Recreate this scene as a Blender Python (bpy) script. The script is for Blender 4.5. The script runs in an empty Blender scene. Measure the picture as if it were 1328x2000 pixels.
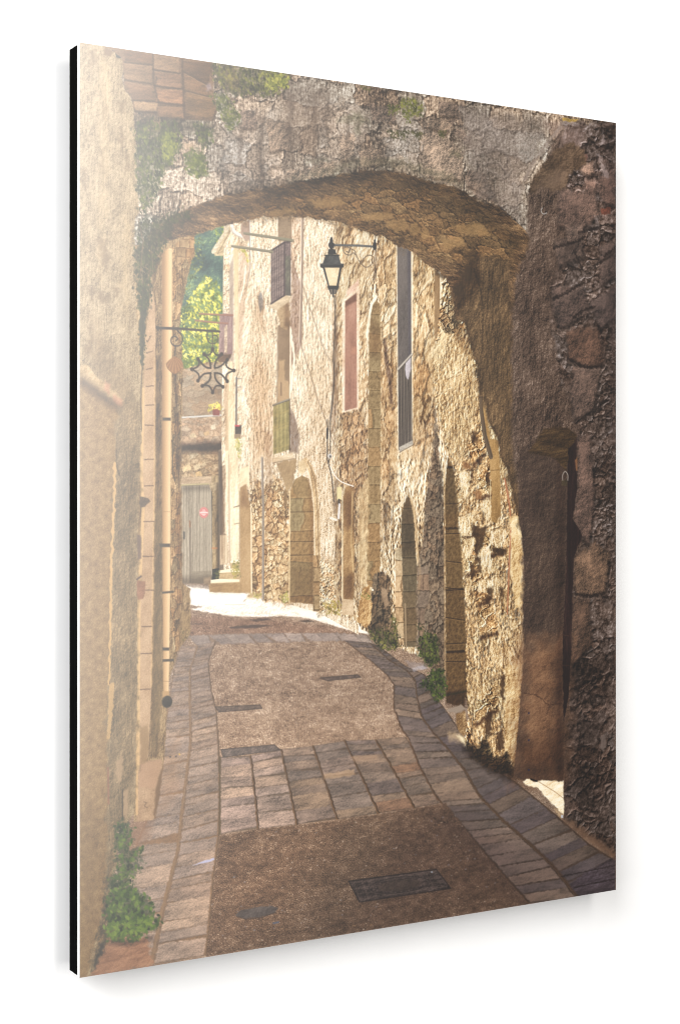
import math
import numpy as np

# ----------------------------------------------------------------------------
#  THE PICTURE ON THE PRINT: everything below works in millimetres on the print
#  (600 mm wide, 800 mm high, x to the right, y downwards from the top edge).
# ----------------------------------------------------------------------------
PW, PH, DPM = 600.0, 800.0, 1.6           # print size in mm, ink dots per mm
NX, NY = int(PW * DPM) + 1, int(PH * DPM) + 1
XS = np.linspace(0, PW, NX).astype(np.float32)
YS = np.linspace(0, PH, NY).astype(np.float32)
IMG = np.zeros((NY, NX, 3), np.float32)
IDS = np.zeros((NY, NX), np.int16)
PARTS = []                                # (name, label, parent index or -1)


def P(s):
    return np.array([[float(a) for a in p.split(',')] for p in s.split()], np.float32)


def part(name, label=None, parent=-1):
    PARTS.append((name, label, parent))
    return len(PARTS) - 1


def hsh(ix, iy, seed):
    h = (ix.astype(np.int64) * 374761393 + iy.astype(np.int64) * 668265263 + seed * 974634777) & 0xFFFFFFFF
    h = ((h ^ (h >> 13)) * 1274126177) & 0xFFFFFFFF
    h = ((h ^ (h >> 16)) * 2246822519) & 0xFFFFFFFF
    h = h ^ (h >> 15)
    return (h & 0xFFFFFF).astype(np.float32) / float(0xFFFFFF)


def noise(x, y, seed=0):
    ix = np.floor(x); iy = np.floor(y)
    fx = (x - ix).astype(np.float32); fy = (y - iy).astype(np.float32)
    ix = ix.astype(np.int64); iy = iy.astype(np.int64)
    ux = fx * fx * fx * (fx * (fx * 6 - 15) + 10); uy = fy * fy * fy * (fy * (fy * 6 - 15) + 10)

    def g(dx, dy):
        a = hsh(ix + dx, iy + dy, seed) * 6.2831853
        return np.cos(a) * (fx - dx) + np.sin(a) * (fy - dy)
    a = g(0, 0); b = g(1, 0); c = g(0, 1); d = g(1, 1)
    return (a + (b - a) * ux + (c - a) * uy + (a - b - c + d) * ux * uy) * 1.5


def fbm(x, y, o=4, seed=0, gain=.55):
    s = 0; a = 1.0
    for i in range(o):
        s = s + a * noise(x + 17.3 * i, y - 9.1 * i, seed + i * 31)
        x = x * 2.03; y = y * 2.03; a *= gain
    return s


def voro(x, y, seed=0, jit=.92):
    ix = np.floor(x).astype(np.int64); iy = np.floor(y).astype(np.int64)
    f1 = np.full(x.shape, 9., np.float32); f2 = f1.copy()
    r1 = np.zeros(x.shape, np.float32); r2 = r1.copy()
    for dx in (-1, 0, 1):
        for dy in (-1, 0, 1):
            cx = ix + dx; cy = iy + dy
            px = cx + .5 + jit * (hsh(cx, cy, seed) - .5); py = cy + .5 + jit * (hsh(cx, cy, seed + 7) - .5)
            d = np.sqrt((x - px) ** 2 + (y - py) ** 2).astype(np.float32)
            n = d < f1
            f2 = np.where(n, f1, np.minimum(f2, d))
            r1 = np.where(n, hsh(cx, cy, seed + 13), r1); r2 = np.where(n, hsh(cx, cy, seed + 29), r2)
            f1 = np.where(n, d, f1)
    return f1, f2, r1, r2


def brick(x, y, seed=0, stag=.5):
    """irregular courses: returns edge distance (in stone units) and two randoms"""
    iy = np.floor(y).astype(np.int64)
    w = .6 + .8 * hsh(iy, iy * 0, seed)
    xx = x * w + stag * (iy % 2) + hsh(iy, iy * 0 + 5, seed)
    ix = np.floor(xx).astype(np.int64)
    fx = xx - ix; fy = y - iy
    e = np.minimum(np.minimum(fx, 1 - fx) / w, np.minimum(fy, 1 - fy))
    return e.astype(np.float32), hsh(ix, iy, seed + 3), hsh(ix, iy, seed + 11)


def sst(a, b, x):
    t = np.clip((x - a) / (b - a), 0, 1)
    return t * t * (3 - 2 * t)


def nrm(a):
    return (a - a.mean()) / (a.std() + 1e-6)


def ramp(t, stops):
    ps = [p for p, c in stops]
    return np.stack([np.interp(t, ps, [c[k] for p, c in stops]) for k in range(3)], -1).astype(np.float32) / 255.


def window(pts, pad):
    x0, y0 = pts.min(0) - pad; x1, y1 = pts.max(0) + pad
    a = max(0, int(x0 * DPM)); b = min(NX, int(x1 * DPM) + 2)
    c = max(0, int(y0 * DPM)); d = min(NY, int(y1 * DPM) + 2)
    if b <= a or d <= c:
        return None
    sl = (slice(c, d), slice(a, b))
    x, y = np.meshgrid(XS[a:b], YS[c:d])
    return sl, x, y


def sdist(pts, x, y):
    """signed distance to a closed polygon, negative inside"""
    n = len(pts); d2 = np.full(x.shape, 1e9, np.float32); ins = np.zeros(x.shape, bool)
    for i in range(n):
        ax, ay = pts[i]; bx, by = pts[(i + 1) % n]
        ex, ey = bx - ax, by - ay
        t = np.clip(((x - ax) * ex + (y - ay) * ey) / (ex * ex + ey * ey + 1e-9), 0, 1)
        d2 = np.minimum(d2, (x - ax - t * ex) ** 2 + (y - ay - t * ey) ** 2)
        if ay != by:
            ins ^= ((ay > y) != (by > y)) & (x < ex * (y - ay) / (by - ay) + ax)
    d = np.sqrt(d2)
    return np.where(ins, -d, d)


def ldist(pts, x, y, w0, w1):
    d = np.full(x.shape, 1e9, np.float32); n = len(pts) - 1
    for i in range(n):
        ax, ay = pts[i]; bx, by = pts[i + 1]
        ex, ey = bx - ax, by - ay
        t = np.clip(((x - ax) * ex + (y - ay) * ey) / (ex * ex + ey * ey + 1e-9), 0, 1)
        w = w0 + (w1 - w0) * (i + t) / n
        d = np.minimum(d, np.sqrt((x - ax - t * ex) ** 2 + (y - ay - t * ey) ** 2) - w / 2)
    return d


def put(sl, m, col, pid=None, op=1.0, mode='mix'):
    m = np.clip(m, 0, 1)
    a = (m * op)[..., None]
    if mode == 'mul':
        IMG[sl] = IMG[sl] * (1 - a + a * col)
    elif mode == 'add':
        IMG[sl] = IMG[sl] + a * col
    else:
        IMG[sl] = IMG[sl] * (1 - a) + a * col
    if pid is not None:
        s = IDS[sl]; s[m > .5] = pid


def colour(sh, x, y):
    if callable(sh):
        return sh(x, y)
    return np.broadcast_to(np.array(sh, np.float32) / 255., x.shape + (3,))


def fill(pts, sh, pid=None, fe=.7, rough=0., rs=6., seed=0, op=1.0, mode='mix'):
    r = window(pts, fe + rough * 2 + 1)
    if r is None:
        return
    sl, x, y = r
    xx, yy = x, y
    if rough:
        xx = x + rough * fbm(x / rs, y / rs, 3, seed + 1); yy = y + rough * fbm(x / rs, y / rs, 3, seed + 2)
    d = sdist(pts, xx, yy)
    m = np.clip(.5 - d / fe, 0, 1)
    if m.max() <= 0:
        return
    put(sl, m, colour(sh, x, y), pid, op, mode)


def shade(pts, f, fe=6., rough=0., rs=6., seed=0, op=1.0):
    fill(pts, tuple(255. * c for c in (f if isinstance(f, tuple) else (f, f, f))), None, fe, rough, rs, seed, op, 'mul')


def line(pts, w, sh, pid=None, w1=None, fe=.7, rough=0., rs=3., seed=0, op=1.0, mode='mix'):
    r = window(pts, w + rough * 2 + 1)
    if r is None:
        return
    sl, x, y = r
    xx, yy = x, y
    if rough:
        xx = x + rough * fbm(x / rs, y / rs, 2, seed + 1); yy = y + rough * fbm(x / rs, y / rs, 2, seed + 2)
    d = ldist(pts, xx, yy, w, w if w1 is None else w1)
    put(sl, np.clip(.5 - d / fe, 0, 1), colour(sh, x, y), pid, op, mode)


def spline(pts, n=10):
    p = np.vstack([2 * pts[0] - pts[1], pts, 2 * pts[-1] - pts[-2]]); out = []
    for i in range(1, len(p) - 2):
        for k in range(n):
            t = k / n
            out.append(.5 * ((2 * p[i]) + (-p[i - 1] + p[i + 1]) * t + (2 * p[i - 1] - 5 * p[i] + 4 * p[i + 1] - p[i + 2]) * t * t + (-p[i - 1] + 3 * p[i] - 3 * p[i + 1] + p[i + 2]) * t ** 3))
    out.append(p[-2])
    return np.array(out, np.float32)


def ell(c, rx, ry, n=24, rot=0.):
    a = np.linspace(0, 2 * math.pi, n, endpoint=False)
    x = rx * np.cos(a); y = ry * np.sin(a)
    return np.stack([c[0] + x * math.cos(rot) - y * math.sin(rot), c[1] + x * math.sin(rot) + y * math.cos(rot)], 1).astype(np.float32)


# ---- surfaces ---------------------------------------------------------------
def rub(st, sx, sy, seed, light=(-.7, -.7), b=.2, tone=.12, gap=.2, gapd=.35, warp=.35, coord=None, fine=.08, hue=.06, grain=.5, dome=.35, streak=0., big=.08, pit=0., stdc=2.2, na=.33):
    """rubble masonry: irregular stones, joints, bumps lit from one side"""
    def f(x, y):
        u, v = coord(x, y) if coord else (x / sx, y / sy)
        wu = fbm(u * .8, v * .8, 4, seed + 50); wv = fbm(u * .8 + 40, v * .8, 4, seed + 60)
        uu = u + warp * wu; vv = v + warp * wv
        f1, f2, r1, r2 = voro(uu, vv, seed)
        e = sst(0, gap, f2 - f1)
        n1 = fbm(u * 2.3, v * 2.3, 4, seed + 70, .62); n2 = fbm(u * 7, v * 7, 3, seed + 80, .65)
        h = e * (.3 + .5 * r1) + dome * np.sqrt(np.clip(f2 - f1, 0, 1.2)) + na * n1 + .12 * grain * n2
        gy, gx = np.gradient(h)
        s = np.clip(nrm(light[0] * gx + light[1] * gy), -stdc, stdc)
        t = .5 + tone * 2 * (r1 - .5) + b * s + fine * nrm(n2) + big * nrm(fbm(u * .35, v * .35, 3, seed + 90)) - gapd * (1 - e)
        if streak:
            t = t + streak * nrm(fbm(x / 1.2, y / 14., 3, seed + 95))
        if pit:
            t = t - pit * sst(.45, .9, fbm(u * 5 + 9, v * 5, 3, seed + 99))
        c = ramp(t, st)
        k = hue * (r2 - .5) * 2
        return c * np.stack([1 + k, 1 + 0 * k, 1 - k], -1)
    return f


def stones(st, sx, sy, seed, light=(-.7, -.7), b=.15, tone=.14, gap=.3, gapd=.3, coord=None, fine=.09, hue=.04, streak=0., pit=.15, big=.07, warp=.25, grain=3.2, mix=.25, stdc=2.6, dome=0., na=.2, laid=False):
    """rough laid stones of two sizes with soft, partly filled joints and a pitted face"""
    def f(x, y):
        u, v = coord(x, y) if coord else (x / sx, y / sy)
        gu, gv = (u * 5, v * 5) if coord else (x / grain, y / grain)
        uu = u + warp * fbm(u * .7, v * .7, 3, seed + 50) + .07 * fbm(u * 4, v * 4, 3, seed + 51)
        vv = v + warp * fbm(u * .7 + 31, v * .7, 3, seed + 52) + .07 * fbm(u * 4 + 9, v * 4, 3, seed + 53)
        a = voro(uu, vv, seed, .8); c = voro(uu * 1.9 + 3, vv * 1.9, seed + 5, .8)
        pick = fbm(u * .4 + 7, v * .4, 2, seed + 54) > mix
        ed = np.where(pick, (c[1] - c[0]) * .8, a[1] - a[0]); r1 = np.where(pick, c[2], a[2]); r2 = np.where(pick, c[3], a[3])
        if laid:
            ed, r1, r2 = brick(uu, vv, seed); ed = ed * 2
        e = sst(0, 1, ed / (gap * (.3 + 1.2 * np.clip(.5 + fbm(u * 1.3, v * 1.3, 2, seed + 55), 0, 1))))
        n1 = fbm(gu, gv, 5, seed + 56, .66); n2 = fbm(gu * .35, gv * .35, 3, seed + 57)
        gy, gx = np.gradient(e * (.5 + .4 * r1) + dome * np.sqrt(np.clip(ed, 0, 1)) + na * n1 + .25 * n2)
        t = .5 + tone * 2 * (r1 - .5) + b * np.clip(nrm(light[0] * gx + light[1] * gy), -stdc, stdc) + fine * nrm(n1) + big * nrm(fbm(u * .3, v * .3, 3, seed + 58)) - gapd * (1 - e)
        t = t - pit * sst(.3, .75, fbm(gu * 1.3 + 4, gv * 1.3, 4, seed + 59, .7))
        if streak:
            t = t + streak * nrm(fbm(x / 1.3, y / 15., 3, seed + 60))
        k = hue * (r2 - .5) * 2
        return ramp(t, st) * np.stack([1 + k, 1 + 0 * k, 1 - k], -1)
    return f


def plaster(st, sx, sy, seed, b=.12, big=.12, fine=.08, light=(-.7, -.7), coord=None, pit=0., streak=0.):
    def f(x, y):
        u, v = coord(x, y) if coord else (x / sx, y / sy)
        n1 = fbm(u, v, 5, seed, .6); n2 = fbm(u * 6, v * 6, 3, seed + 5, .7); n3 = fbm(u * .25, v * .25, 4, seed + 9)
        gy, gx = np.gradient(n1 + .3 * n2)
        s = np.clip(nrm(light[0] * gx + light[1] * gy), -2.4, 2.4)
        t = .5 + b * s + fine * nrm(n2) + big * nrm(n3)
        if pit:
            t = t - pit * sst(.5, .8, fbm(u * 1.6 + 5, v * 1.6, 3, seed + 30))
        if streak:
            t = t + streak * nrm(fbm(x / 1.3, y / 16., 3, seed + 33))
        return ramp(t, st)
    return f


def courses(st, sx, sy, seed, gap=.08, gapd=.35, tone=.12, b=.1, light=(-.7, -.7), warp=.06, fine=.07, coord=None, hue=.05, grain=1.):
    def f(x, y):
        u, v = coord(x, y) if coord else (x / sx, y / sy)
        uu = u + warp * fbm(u * 1.5, v * 1.5, 3, seed + 1); vv = v + warp * fbm(u * 1.5 + 7, v * 1.5, 3, seed + 2)
        e, r1, r2 = brick(uu, vv, seed)
        m = sst(gap * .3, gap, e)
        n1 = fbm(x / 3.6, y / 4.2, 5, seed + 3, .64); n2 = fbm(x / 1.1, y / 1.1, 2, seed + 6)
        gy, gx = np.gradient(m * .6 + .3 * grain * n1 + .1 * n2)
        s = np.clip(nrm(light[0] * gx + light[1] * gy), -2.4, 2.4)
        t = .5 + tone * 2 * (r1 - .5) + b * s + fine * nrm(n1) - gapd * (1 - m)
        c = ramp(t, st); k = hue * (r2 - .5) * 2
        return c * np.stack([1 + k, 1 + 0 * k, 1 - k], -1)
    return f


def polar(vp, A, B):
    def f(x, y):
        d = np.maximum(x - vp[0], 8.)
        return A * np.log(d), B * (y - vp[1]) / d
    return f


def inside(pts, n, rng):
    x0, y0 = pts.min(0); x1, y1 = pts.max(0); out = []
    while len(out) < n:
        q = rng.uniform((x0, y0), (x1, y1), (n * 2, 2)).astype(np.float32)
        d = sdist(pts, q[:, 0][None], q[:, 1][None])[0]
        out += list(q[d < 0])
    return np.array(out[:n])


LEAF_SAT = .78


def leaf(c, l, w, a):
    x = np.array([-l, -.35 * l, .3 * l, l, .25 * l, -.4 * l]); y = np.array([0, w, .8 * w, 0, -.85 * w, -w])
    return np.stack([c[0] + x * math.cos(a) - y * math.sin(a), c[1] + x * math.sin(a) + y * math.cos(a)], 1).astype(np.float32)


def foliage(pts, n, r0, r1, pal, seed, pid=None, base=None, asp=.55, lit=.5, hang=0., bop=.9, brough=3.):
    """many small leaves spread over an area; lit scales how far noise clumps vary their tone"""
    rng = np.random.default_rng(seed); n = int(n * 1.7); r0 *= .75; r1 *= .8
    if base is not None:
        lb = .3 * base[0] + .59 * base[1] + .11 * base[2]; base = tuple(c * LEAF_SAT + lb * (1 - LEAF_SAT) for c in base)
        fill(pts, plaster([(0, tuple(c * .6 for c in base)), (1, tuple(min(255, c * 1.3) for c in base))], 2.5, 2.5, seed), None, 4., brough * 1.6, 5, seed, bop * .65)
    if pid is not None:
        sl, x, y = window(pts, 4)
        z = IDS[sl]; z[sdist(pts, x + 1.5 * fbm(x / 5, y / 5, 2, seed), y) < 0] = pid
    q = inside(pts, n, rng); q = q + rng.normal(0, r1 * .8, q.shape)
    cl = fbm(q[:, 0] / 7, q[:, 1] / 7, 3, seed)
    order = np.argsort(rng.uniform(0, 1, n) + .6 * cl)
    pal = np.array(pal, np.float32)
    lum = pal @ np.array([.3, .59, .11]); pal = (pal * LEAF_SAT + lum[:, None] * (1 - LEAF_SAT)) * [1.12, 1., .68]
    for i in order:
        r = rng.uniform(r0, r1); a = rng.uniform(0, math.pi)
        if hang:
            a = math.pi / 2 + rng.normal(0, .5)
        w = leaf(q[i], r, r * asp * rng.uniform(.6, 1.2), a)
        k = np.clip(.5 + lit * cl[i] + rng.normal(0, .22), 0, 1) * (len(pal) - 1)
        j = int(min(k, len(pal) - 2)); c = pal[j] + (pal[j + 1] - pal[j]) * (k - j)
        fill(w, tuple(c), None, .8)


def along(pl, t):
    d = np.r_[0, np.cumsum(np.hypot(*(np.diff(pl, axis=0).T)))]; d /= d[-1]
    return np.array([np.interp(t, d, pl[:, 0]), np.interp(t, d, pl[:, 1])], np.float32)


def slabs(L, R, n, grow, pals, seed, pid=None, gapc=(60, 45, 35), gapw=.5, ggrow=1.0, contrast=1., tilt=0., skipid=False):
    """a strip of paving slabs between two lines, each slab with a tone of its own"""
    rng = np.random.default_rng(seed)
    w = np.array([grow ** i * rng.uniform(.65, 1.4) for i in range(n)]); c = np.r_[0, np.cumsum(w)]; c /= c[-1]
    fill(np.vstack([L, R[::-1]]), plaster([(0, tuple(.75 * k + 12 for k in gapc)), (1, tuple(1.1 * k + 12 for k in gapc))], 3, 2, seed), pid, .7)
    for i in range(n):
        t0, t1 = c[i], c[i + 1]
        g = gapw * ggrow ** i
        j0, j1 = rng.normal(0, .12, 2) * (t1 - t0)
        a, b2 = along(L, t0), along(R, t0 + j0 + tilt); d, e = along(L, t1), along(R, t1 + j1 + tilt)
        ctr = (a + b2 + d + e) / 4
        q = []
        for p in (a, b2, e, d):
            v = ctr - p; l = np.hypot(*v); q.append(p + v / l * min(g * 1.2, l * .3))
        q = np.array(q, np.float32)
        base = np.array(pals[rng.integers(len(pals))], np.float32) * rng.uniform(.93, 1.08)
        s = 2.2 + .35 * np.hypot(*(d - a))
        fill(q, plaster([(0, tuple(base * (1 - .42 * contrast))), (.5, tuple(base)), (1, tuple(np.minimum(255, base * (1 + .3 * contrast))))], s * 1.5, s * .55, seed + i * 7, b=.1, big=.12, fine=.11), None, 1., .5 + .05 * s, 4., seed + i)
        line(np.array([q[0], q[1]]), .5, tuple(np.minimum(255, base * 1.12)), None, op=.2)
        line(np.array([q[3], q[2]]), .7, tuple(base * .55), None, fe=1.2, op=.45, rough=.5, seed=i)

# ---- palettes (dark -> light) -------------------------------------------------
LITFAR = [(0, (110, 84, 56)), (.2, (178, 148, 110)), (.45, (230, 205, 168)), (.7, (250, 234, 206)), (1, (255, 253, 242))]
LITMID = [(0, (54, 32, 14)), (.2, (136, 100, 60)), (.44, (212, 176, 126)), (.68, (248, 227, 186)), (1, (255, 252, 234))]
LITNEAR = [(0, (28, 15, 6)), (.22, (84, 53, 24)), (.42, (164, 118, 66)), (.62, (226, 186, 124)), (.82, (252, 230, 180)), (1, (255, 248, 222))]
ARCH = [(0, (42, 31, 22)), (.25, (94, 76, 60)), (.5, (144, 123, 102)), (.75, (190, 170, 147)), (1, (234, 217, 196))]
DARKW = [(0, (18, 10, 6)), (.25, (54, 38, 28)), (.5, (92, 75, 65)), (.75, (126, 109, 101)), (1, (178, 163, 156))]
SOFF = [(0, (34, 22, 12)), (.3, (76, 54, 33)), (.55, (110, 80, 50)), (.8, (148, 110, 70)), (1, (190, 150, 104))]
LEFTW = [(0, (56, 42, 22)), (.3, (122, 98, 62)), (.5, (156, 130, 92)), (.75, (182, 156, 116)), (1, (208, 184, 144))]
GREYW = [(0, (30, 24, 12)), (.3, (74, 60, 38)), (.5, (104, 86, 58)), (.75, (134, 114, 82)), (1, (168, 146, 112))]
TAN = [(0, (70, 46, 20)), (.5, (150, 118, 76)), (1, (196, 164, 116))]
vp = P("69.2,401.8")[0]
FAR = polar(vp, 19., 8.5)
NEARP = polar(P("129.9,402.3")[0], 13., 11.)
HERE = polar(P("135.0,425.3")[0], 11., 11.)

# ---- setting of the picture: base regions, far to near ---------------------------
hill = part('hillside', 'dark bluish wooded slope far behind the lane')
fill(P("89.3,144.3 143.0,139.8 142.9,278.0 89.2,279.9"), plaster([(0, (34, 58, 56)), (.5, (62, 92, 84)), (.8, (92, 122, 92)), (1, (140, 164, 106))], 7, 8, 3, b=.12, big=.2), hill)
foliage(P("91.8,162.2 115.6,151.2 118.7,183.0 105.4,202.1 93.3,220.9"), 130, .8, 2.2, [(20, 50, 44), (60, 92, 62), (112, 138, 80), (150, 168, 96)], 4, None)
foliage(P("130.0,145.5 143.0,144.4 138.3,172.4 131.0,161.9"), 40, .8, 1.8, [(90, 130, 40), (170, 200, 70)], 5, None)
tree = part('leafy_tree', 'bright yellow-green tree catching the sun')
foliage(P("120.7,191.9 127.9,195.1 131.0,198.6 136.7,209.3 137.2,223.9 140.8,236.6 140.8,274.4 95.3,276.1 94.3,239.0 95.3,225.3 103.4,215.8 111.5,201.7"), 620, .8, 2.3, [(62, 92, 12), (124, 152, 24), (182, 200, 48), (222, 228, 84), (248, 250, 150)], 6, tree, (140, 164, 40), lit=.75)
foliage(P("95.3,220.8 105.4,218.4 102.3,238.6 95.3,248.0"), 30, 1., 2., [(24, 56, 40), (56, 92, 50)], 8, None)
foliage(P("95.3,266.1 109.4,261.0 102.3,275.8 95.3,276.1"), 40, .8, 1.8, [(40, 72, 24), (96, 130, 40)], 9, None)

backw = part('end_wall', 'rubble wall closing the end of the lane')
fill(P("92.2,277.1 109.4,272.8 120.7,268.7 143.4,266.9 143.4,379.3 92.2,379.4"), stones([(0, (104, 76, 46)), (.4, (156, 124, 84)), (.6, (184, 152, 110)), (1, (226, 200, 158))], 8, 5, 11, b=.09, gapd=.2, tone=.13), backw, rough=.6)
fill(P("95.3,277.0 119.7,270.6 143.4,269.7 143.4,313.9 95.2,316.9"), rub([(0, (124, 98, 72)), (.5, (180, 152, 120)), (1, (220, 196, 162))], 9, 5, 12, big=.1, b=.1, gapd=.12), None, op=.8)
shade(P("95.2,296.0 143.4,291.8 143.4,315.8 95.2,318.7"), (.9, .88, .86), 6)
line(P("96.7,318.6 136.1,315.5"), 1.6, (206, 200, 190)); line(P("96.7,320.0 136.1,316.8"), .8, (120, 98, 76), op=.8)
fill(P("95.2,319.6 137.2,316.8 137.2,341.6 129.9,339.9 115.5,341.9 95.2,344.0"), stones([(0, (120, 90, 62)), (.5, (180, 146, 112)), (1, (226, 196, 156))], 8, 5, 13, b=.07, tone=.13, gapd=.14), None, rough=.6)
shade(P("95.2,341.3 139.2,337.9 139.2,349.9 95.2,349.5"), (.5, .44, .4), 5); shade(P("95.2,344.0 138.2,341.6 138.2,347.1 95.2,347.7"), (.6, .58, .56), 3)
for pts, c in (("97.2,362.6 105.3,359.4 106.3,364.8 98.2,367.1", (222, 190, 136)), ("108.4,361.2 114.5,358.8 115.5,362.9 109.4,365.7", (214, 186, 140)), ("116.5,359.3 120.1,357.4 121.2,360.2 117.6,362.5", (206, 176, 130)), ("110.4,367.5 115.5,365.7 117.6,370.2 111.4,370.7", (214, 172, 110)), ("125.8,325.3 129.9,323.4 130.9,328.0 126.3,329.0", (226, 206, 170)), ("118.6,331.9 123.7,329.9 124.8,333.6 119.6,334.6", (206, 166, 114)), ("104.3,333.9 109.4,332.0 111.4,335.6 105.3,336.6", (212, 184, 140))):
    fill(P(pts), plaster([(0, tuple(.8 * k for k in c)), (1, tuple(min(255, 1.1 * k) for k in c))], 3, 3, 14), None, .8, .6, 2, 14)
lint = part('door_lintel', 'pale stone lintel over the grey plank door', backw)
fill(P("95.2,371.7 128.9,370.2 128.9,377.1 95.2,378.0"), plaster([(0, (150, 118, 84)), (1, (216, 186, 146))], 10, 3, 15), lint)
line(P("95.7,378.5 125.8,377.1"), 1., (206, 190, 130)); line(P("95.7,379.8 125.8,378.4"), 1.4, (104, 84, 62), op=.8)
# plank door
door = part('plank_door', 'weathered grey plank double door with a round red sign')
fill(P("95.2,379.4 126.3,378.0 127.3,457.3 126.2,466.4 95.2,466.4"), plaster([(0, (126, 110, 88)), (.5, (164, 147, 122)), (1, (194, 177, 150))], 1.6, 26, 16, b=.12, fine=.07, big=.12), door)
for s in ("98.7,380.3 98.7,464.7", "101.8,380.3 101.7,464.8", "108.4,379.8 108.3,455.9", "111.9,379.8 111.9,455.9", "115.0,379.4 115.0,456.0", "118.6,379.4 118.5,456.1", "121.7,379.4 121.6,456.2", "124.2,378.9 124.2,455.4"):
    line(P(s), .5, (112, 97, 78), op=.6); line(P(s) + .55, .4, (186, 170, 146), op=.35)
line(P("105.1,411.2 105.3,464.9"), 1., (92, 74, 56), op=.9); line(P("104.8,410.3 105.0,415.7"), 1., (140, 84, 40))
line(P("99.2,420.2 99.2,425.7"), 1.6, (66, 60, 54)); shade(P("95.2,379.4 126.3,378.0 126.3,383.0 95.2,383.9"), (.72, .7, .68), 5)
fill(P("106.3,455.3 126.2,454.9 126.8,465.5 106.3,465.8"), plaster([(0, (110, 94, 72)), (1, (160, 142, 114))], 8, 2, 18), None, 1.2, op=.7)
shade(P("95.2,460.0 127.8,460.0 127.8,469.2 95.2,468.2"), (.7, .66, .62), 6)
sign = part('round_sign', 'small round red no-parking style sign with white lettering', door)
c0 = P("118.8,402.9")[0]
fill(ell(c0, 4.6, 5.0), (204, 100, 92), sign, .8); 
fill(ell(c0, 4.1, 4.5), (226, 190, 178), None, .6, op=.55); fill(ell(c0, 3.7, 4.0), (206, 110, 102), None, .6)
for dy, w in ((-2.3, 2.6), (-1.2, 4.6), (1.4, 4.4), (2.4, 2.6)):
    for k in range(4):
        line(np.array([[c0[0] - w / 2 + k * w / 4, c0[1] + dy], [c0[0] - w / 2 + k * w / 4 + w / 6, c0[1] + dy]]), .55, (240, 214, 204), fe=.5, op=.9)
line(np.array([[c0[0] - 3.6, c0[1] + .1], [c0[0] + 3.6, c0[1] + .1]]), 1.0, (246, 226, 216))
# right jamb of the door: half column
jamb = part('door_column', 'round stone half column beside the plank door', backw)
fill(P("126.8,370.2 134.0,369.2 134.0,452.9 127.3,453.6"), plaster([(0, (96, 74, 46)), (.5, (158, 128, 84)), (1, (206, 176, 126))], 5, 14, 19, streak=.05), jamb)
fill(P("123.7,376.6 133.0,375.7 132.0,382.1 127.3,384.9 125.3,381.2"), plaster([(0, (120, 94, 60)), (1, (216, 188, 142))], 3, 3, 20), None, rough=.4)
shade(P("130.9,376.6 135.1,376.6 135.0,453.8 131.4,453.7"), (.62, .58, .52), 3); line(P("127.3,396.3 132.0,396.3"), .6, (90, 66, 40)); line(P("127.3,434.8 131.9,434.9"), 1.4, (192, 110, 50), op=.7)
fill(P("133.5,347.2 143.4,342.5 143.3,457.7 134.0,457.4"), plaster([(0, (112, 92, 70)), (.5, (160, 136, 108)), (1, (196, 172, 142))], 4, 20, 21), None)
shade(P("133.0,347.2 137.2,347.2 136.1,455.2 133.0,455.1"), (.6, .56, .52), 3)

# ---- the ground of the picture ----------------------------------------------------
lane = part('cobbled_lane', 'brown washed-gravel lane with bands of stone slabs, sunlit at the far bend')


def gravel(st, seed, s0=1.0, amp=1.):
    def f(x, y):
        k = np.clip((y - 470) / 300., .05, 1.2)
        sx = s0 * (.55 + .75 * k); sy = sx * (.5 + .2 * k)
        n = fbm(x / sx, y / sy, 3, seed, .7); sp = noise(x / sx * 1.3 + 50, y / sy * 1.3, seed + 3); big = fbm(x / 40, y / 16, 4, seed + 5)
        t = .5 + amp * .15 * nrm(n) + .04 * nrm(big) + .05 * nrm(fbm(x / 9, y / 4, 3, seed + 8))
        t = t + .24 * sst(.62, .8, sp) * (hsh(np.floor(x / 2), np.floor(y / 2), seed) > .35) - .25 * sst(.6, .8, -sp)
        return ramp(t, st)
    return f


GRAV = [(0, (56, 40, 30)), (.3, (104, 80, 62)), (.5, (134, 107, 86)), (.7, (158, 131, 108)), (1, (214, 194, 174))]
GRAVD = [(0, (26, 17, 11)), (.3, (66, 47, 33)), (.5, (92, 67, 49)), (.7, (116, 88, 66)), (1, (190, 164, 140))]
fill(P("-3.1,462.6 605.6,480.7 605.6,804.5 -3.3,801.7"), gravel(GRAV, 201), lane)
shade(P("84.1,483.2 340.5,492.5 401.2,635.3 129.8,631.7"), (1.13, 1.12, 1.1), 30)
# bright sunlit far end
fill(P("94.2,467.3 125.7,471.9 129.8,474.8 166.5,476.4 187.8,482.7 232.5,494.8 259.4,500.1 293.6,511.2 305.2,520.4 291.3,519.3 276.4,515.7 256.6,510.5 239.8,505.0 221.5,500.5 201.3,498.5 171.8,498.0 145.4,496.5 118.0,491.3 105.3,488.5 117.0,487.1 106.8,484.9 95.2,484.5"), plaster([(0, (214, 190, 160)), (.4, (252, 238, 218)), (1, (255, 254, 248))], 2.4, .9, 202, b=.16, fine=.1, big=.12), None, 1.2, .5, 4)
fill(P("95.2,467.3 155.9,473.8 171.8,486.4 140.2,489.8 95.2,481.8"), (255, 252, 246), None, 5, op=.6)
fill(P("204.0,487.5 239.8,496.5 263.9,500.8 283.3,510.7 304.0,512.6 307.5,520.5 294.8,519.9 276.4,515.2 248.1,505.4 220.4,499.5"), (255, 248, 232), None, 2, 1., op=.9)
line(P("140.2,485.7 161.2,486.5"), .7, (220, 196, 170), op=.8)
shade(P("95.2,492.7 204.0,502.6 282.1,518.4 282.1,524.2 95.1,512.6"), (.92, .86, .84), 6)
cov = part('drain_cover', 'dark cast drain cover set in the lane', lane)
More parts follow.
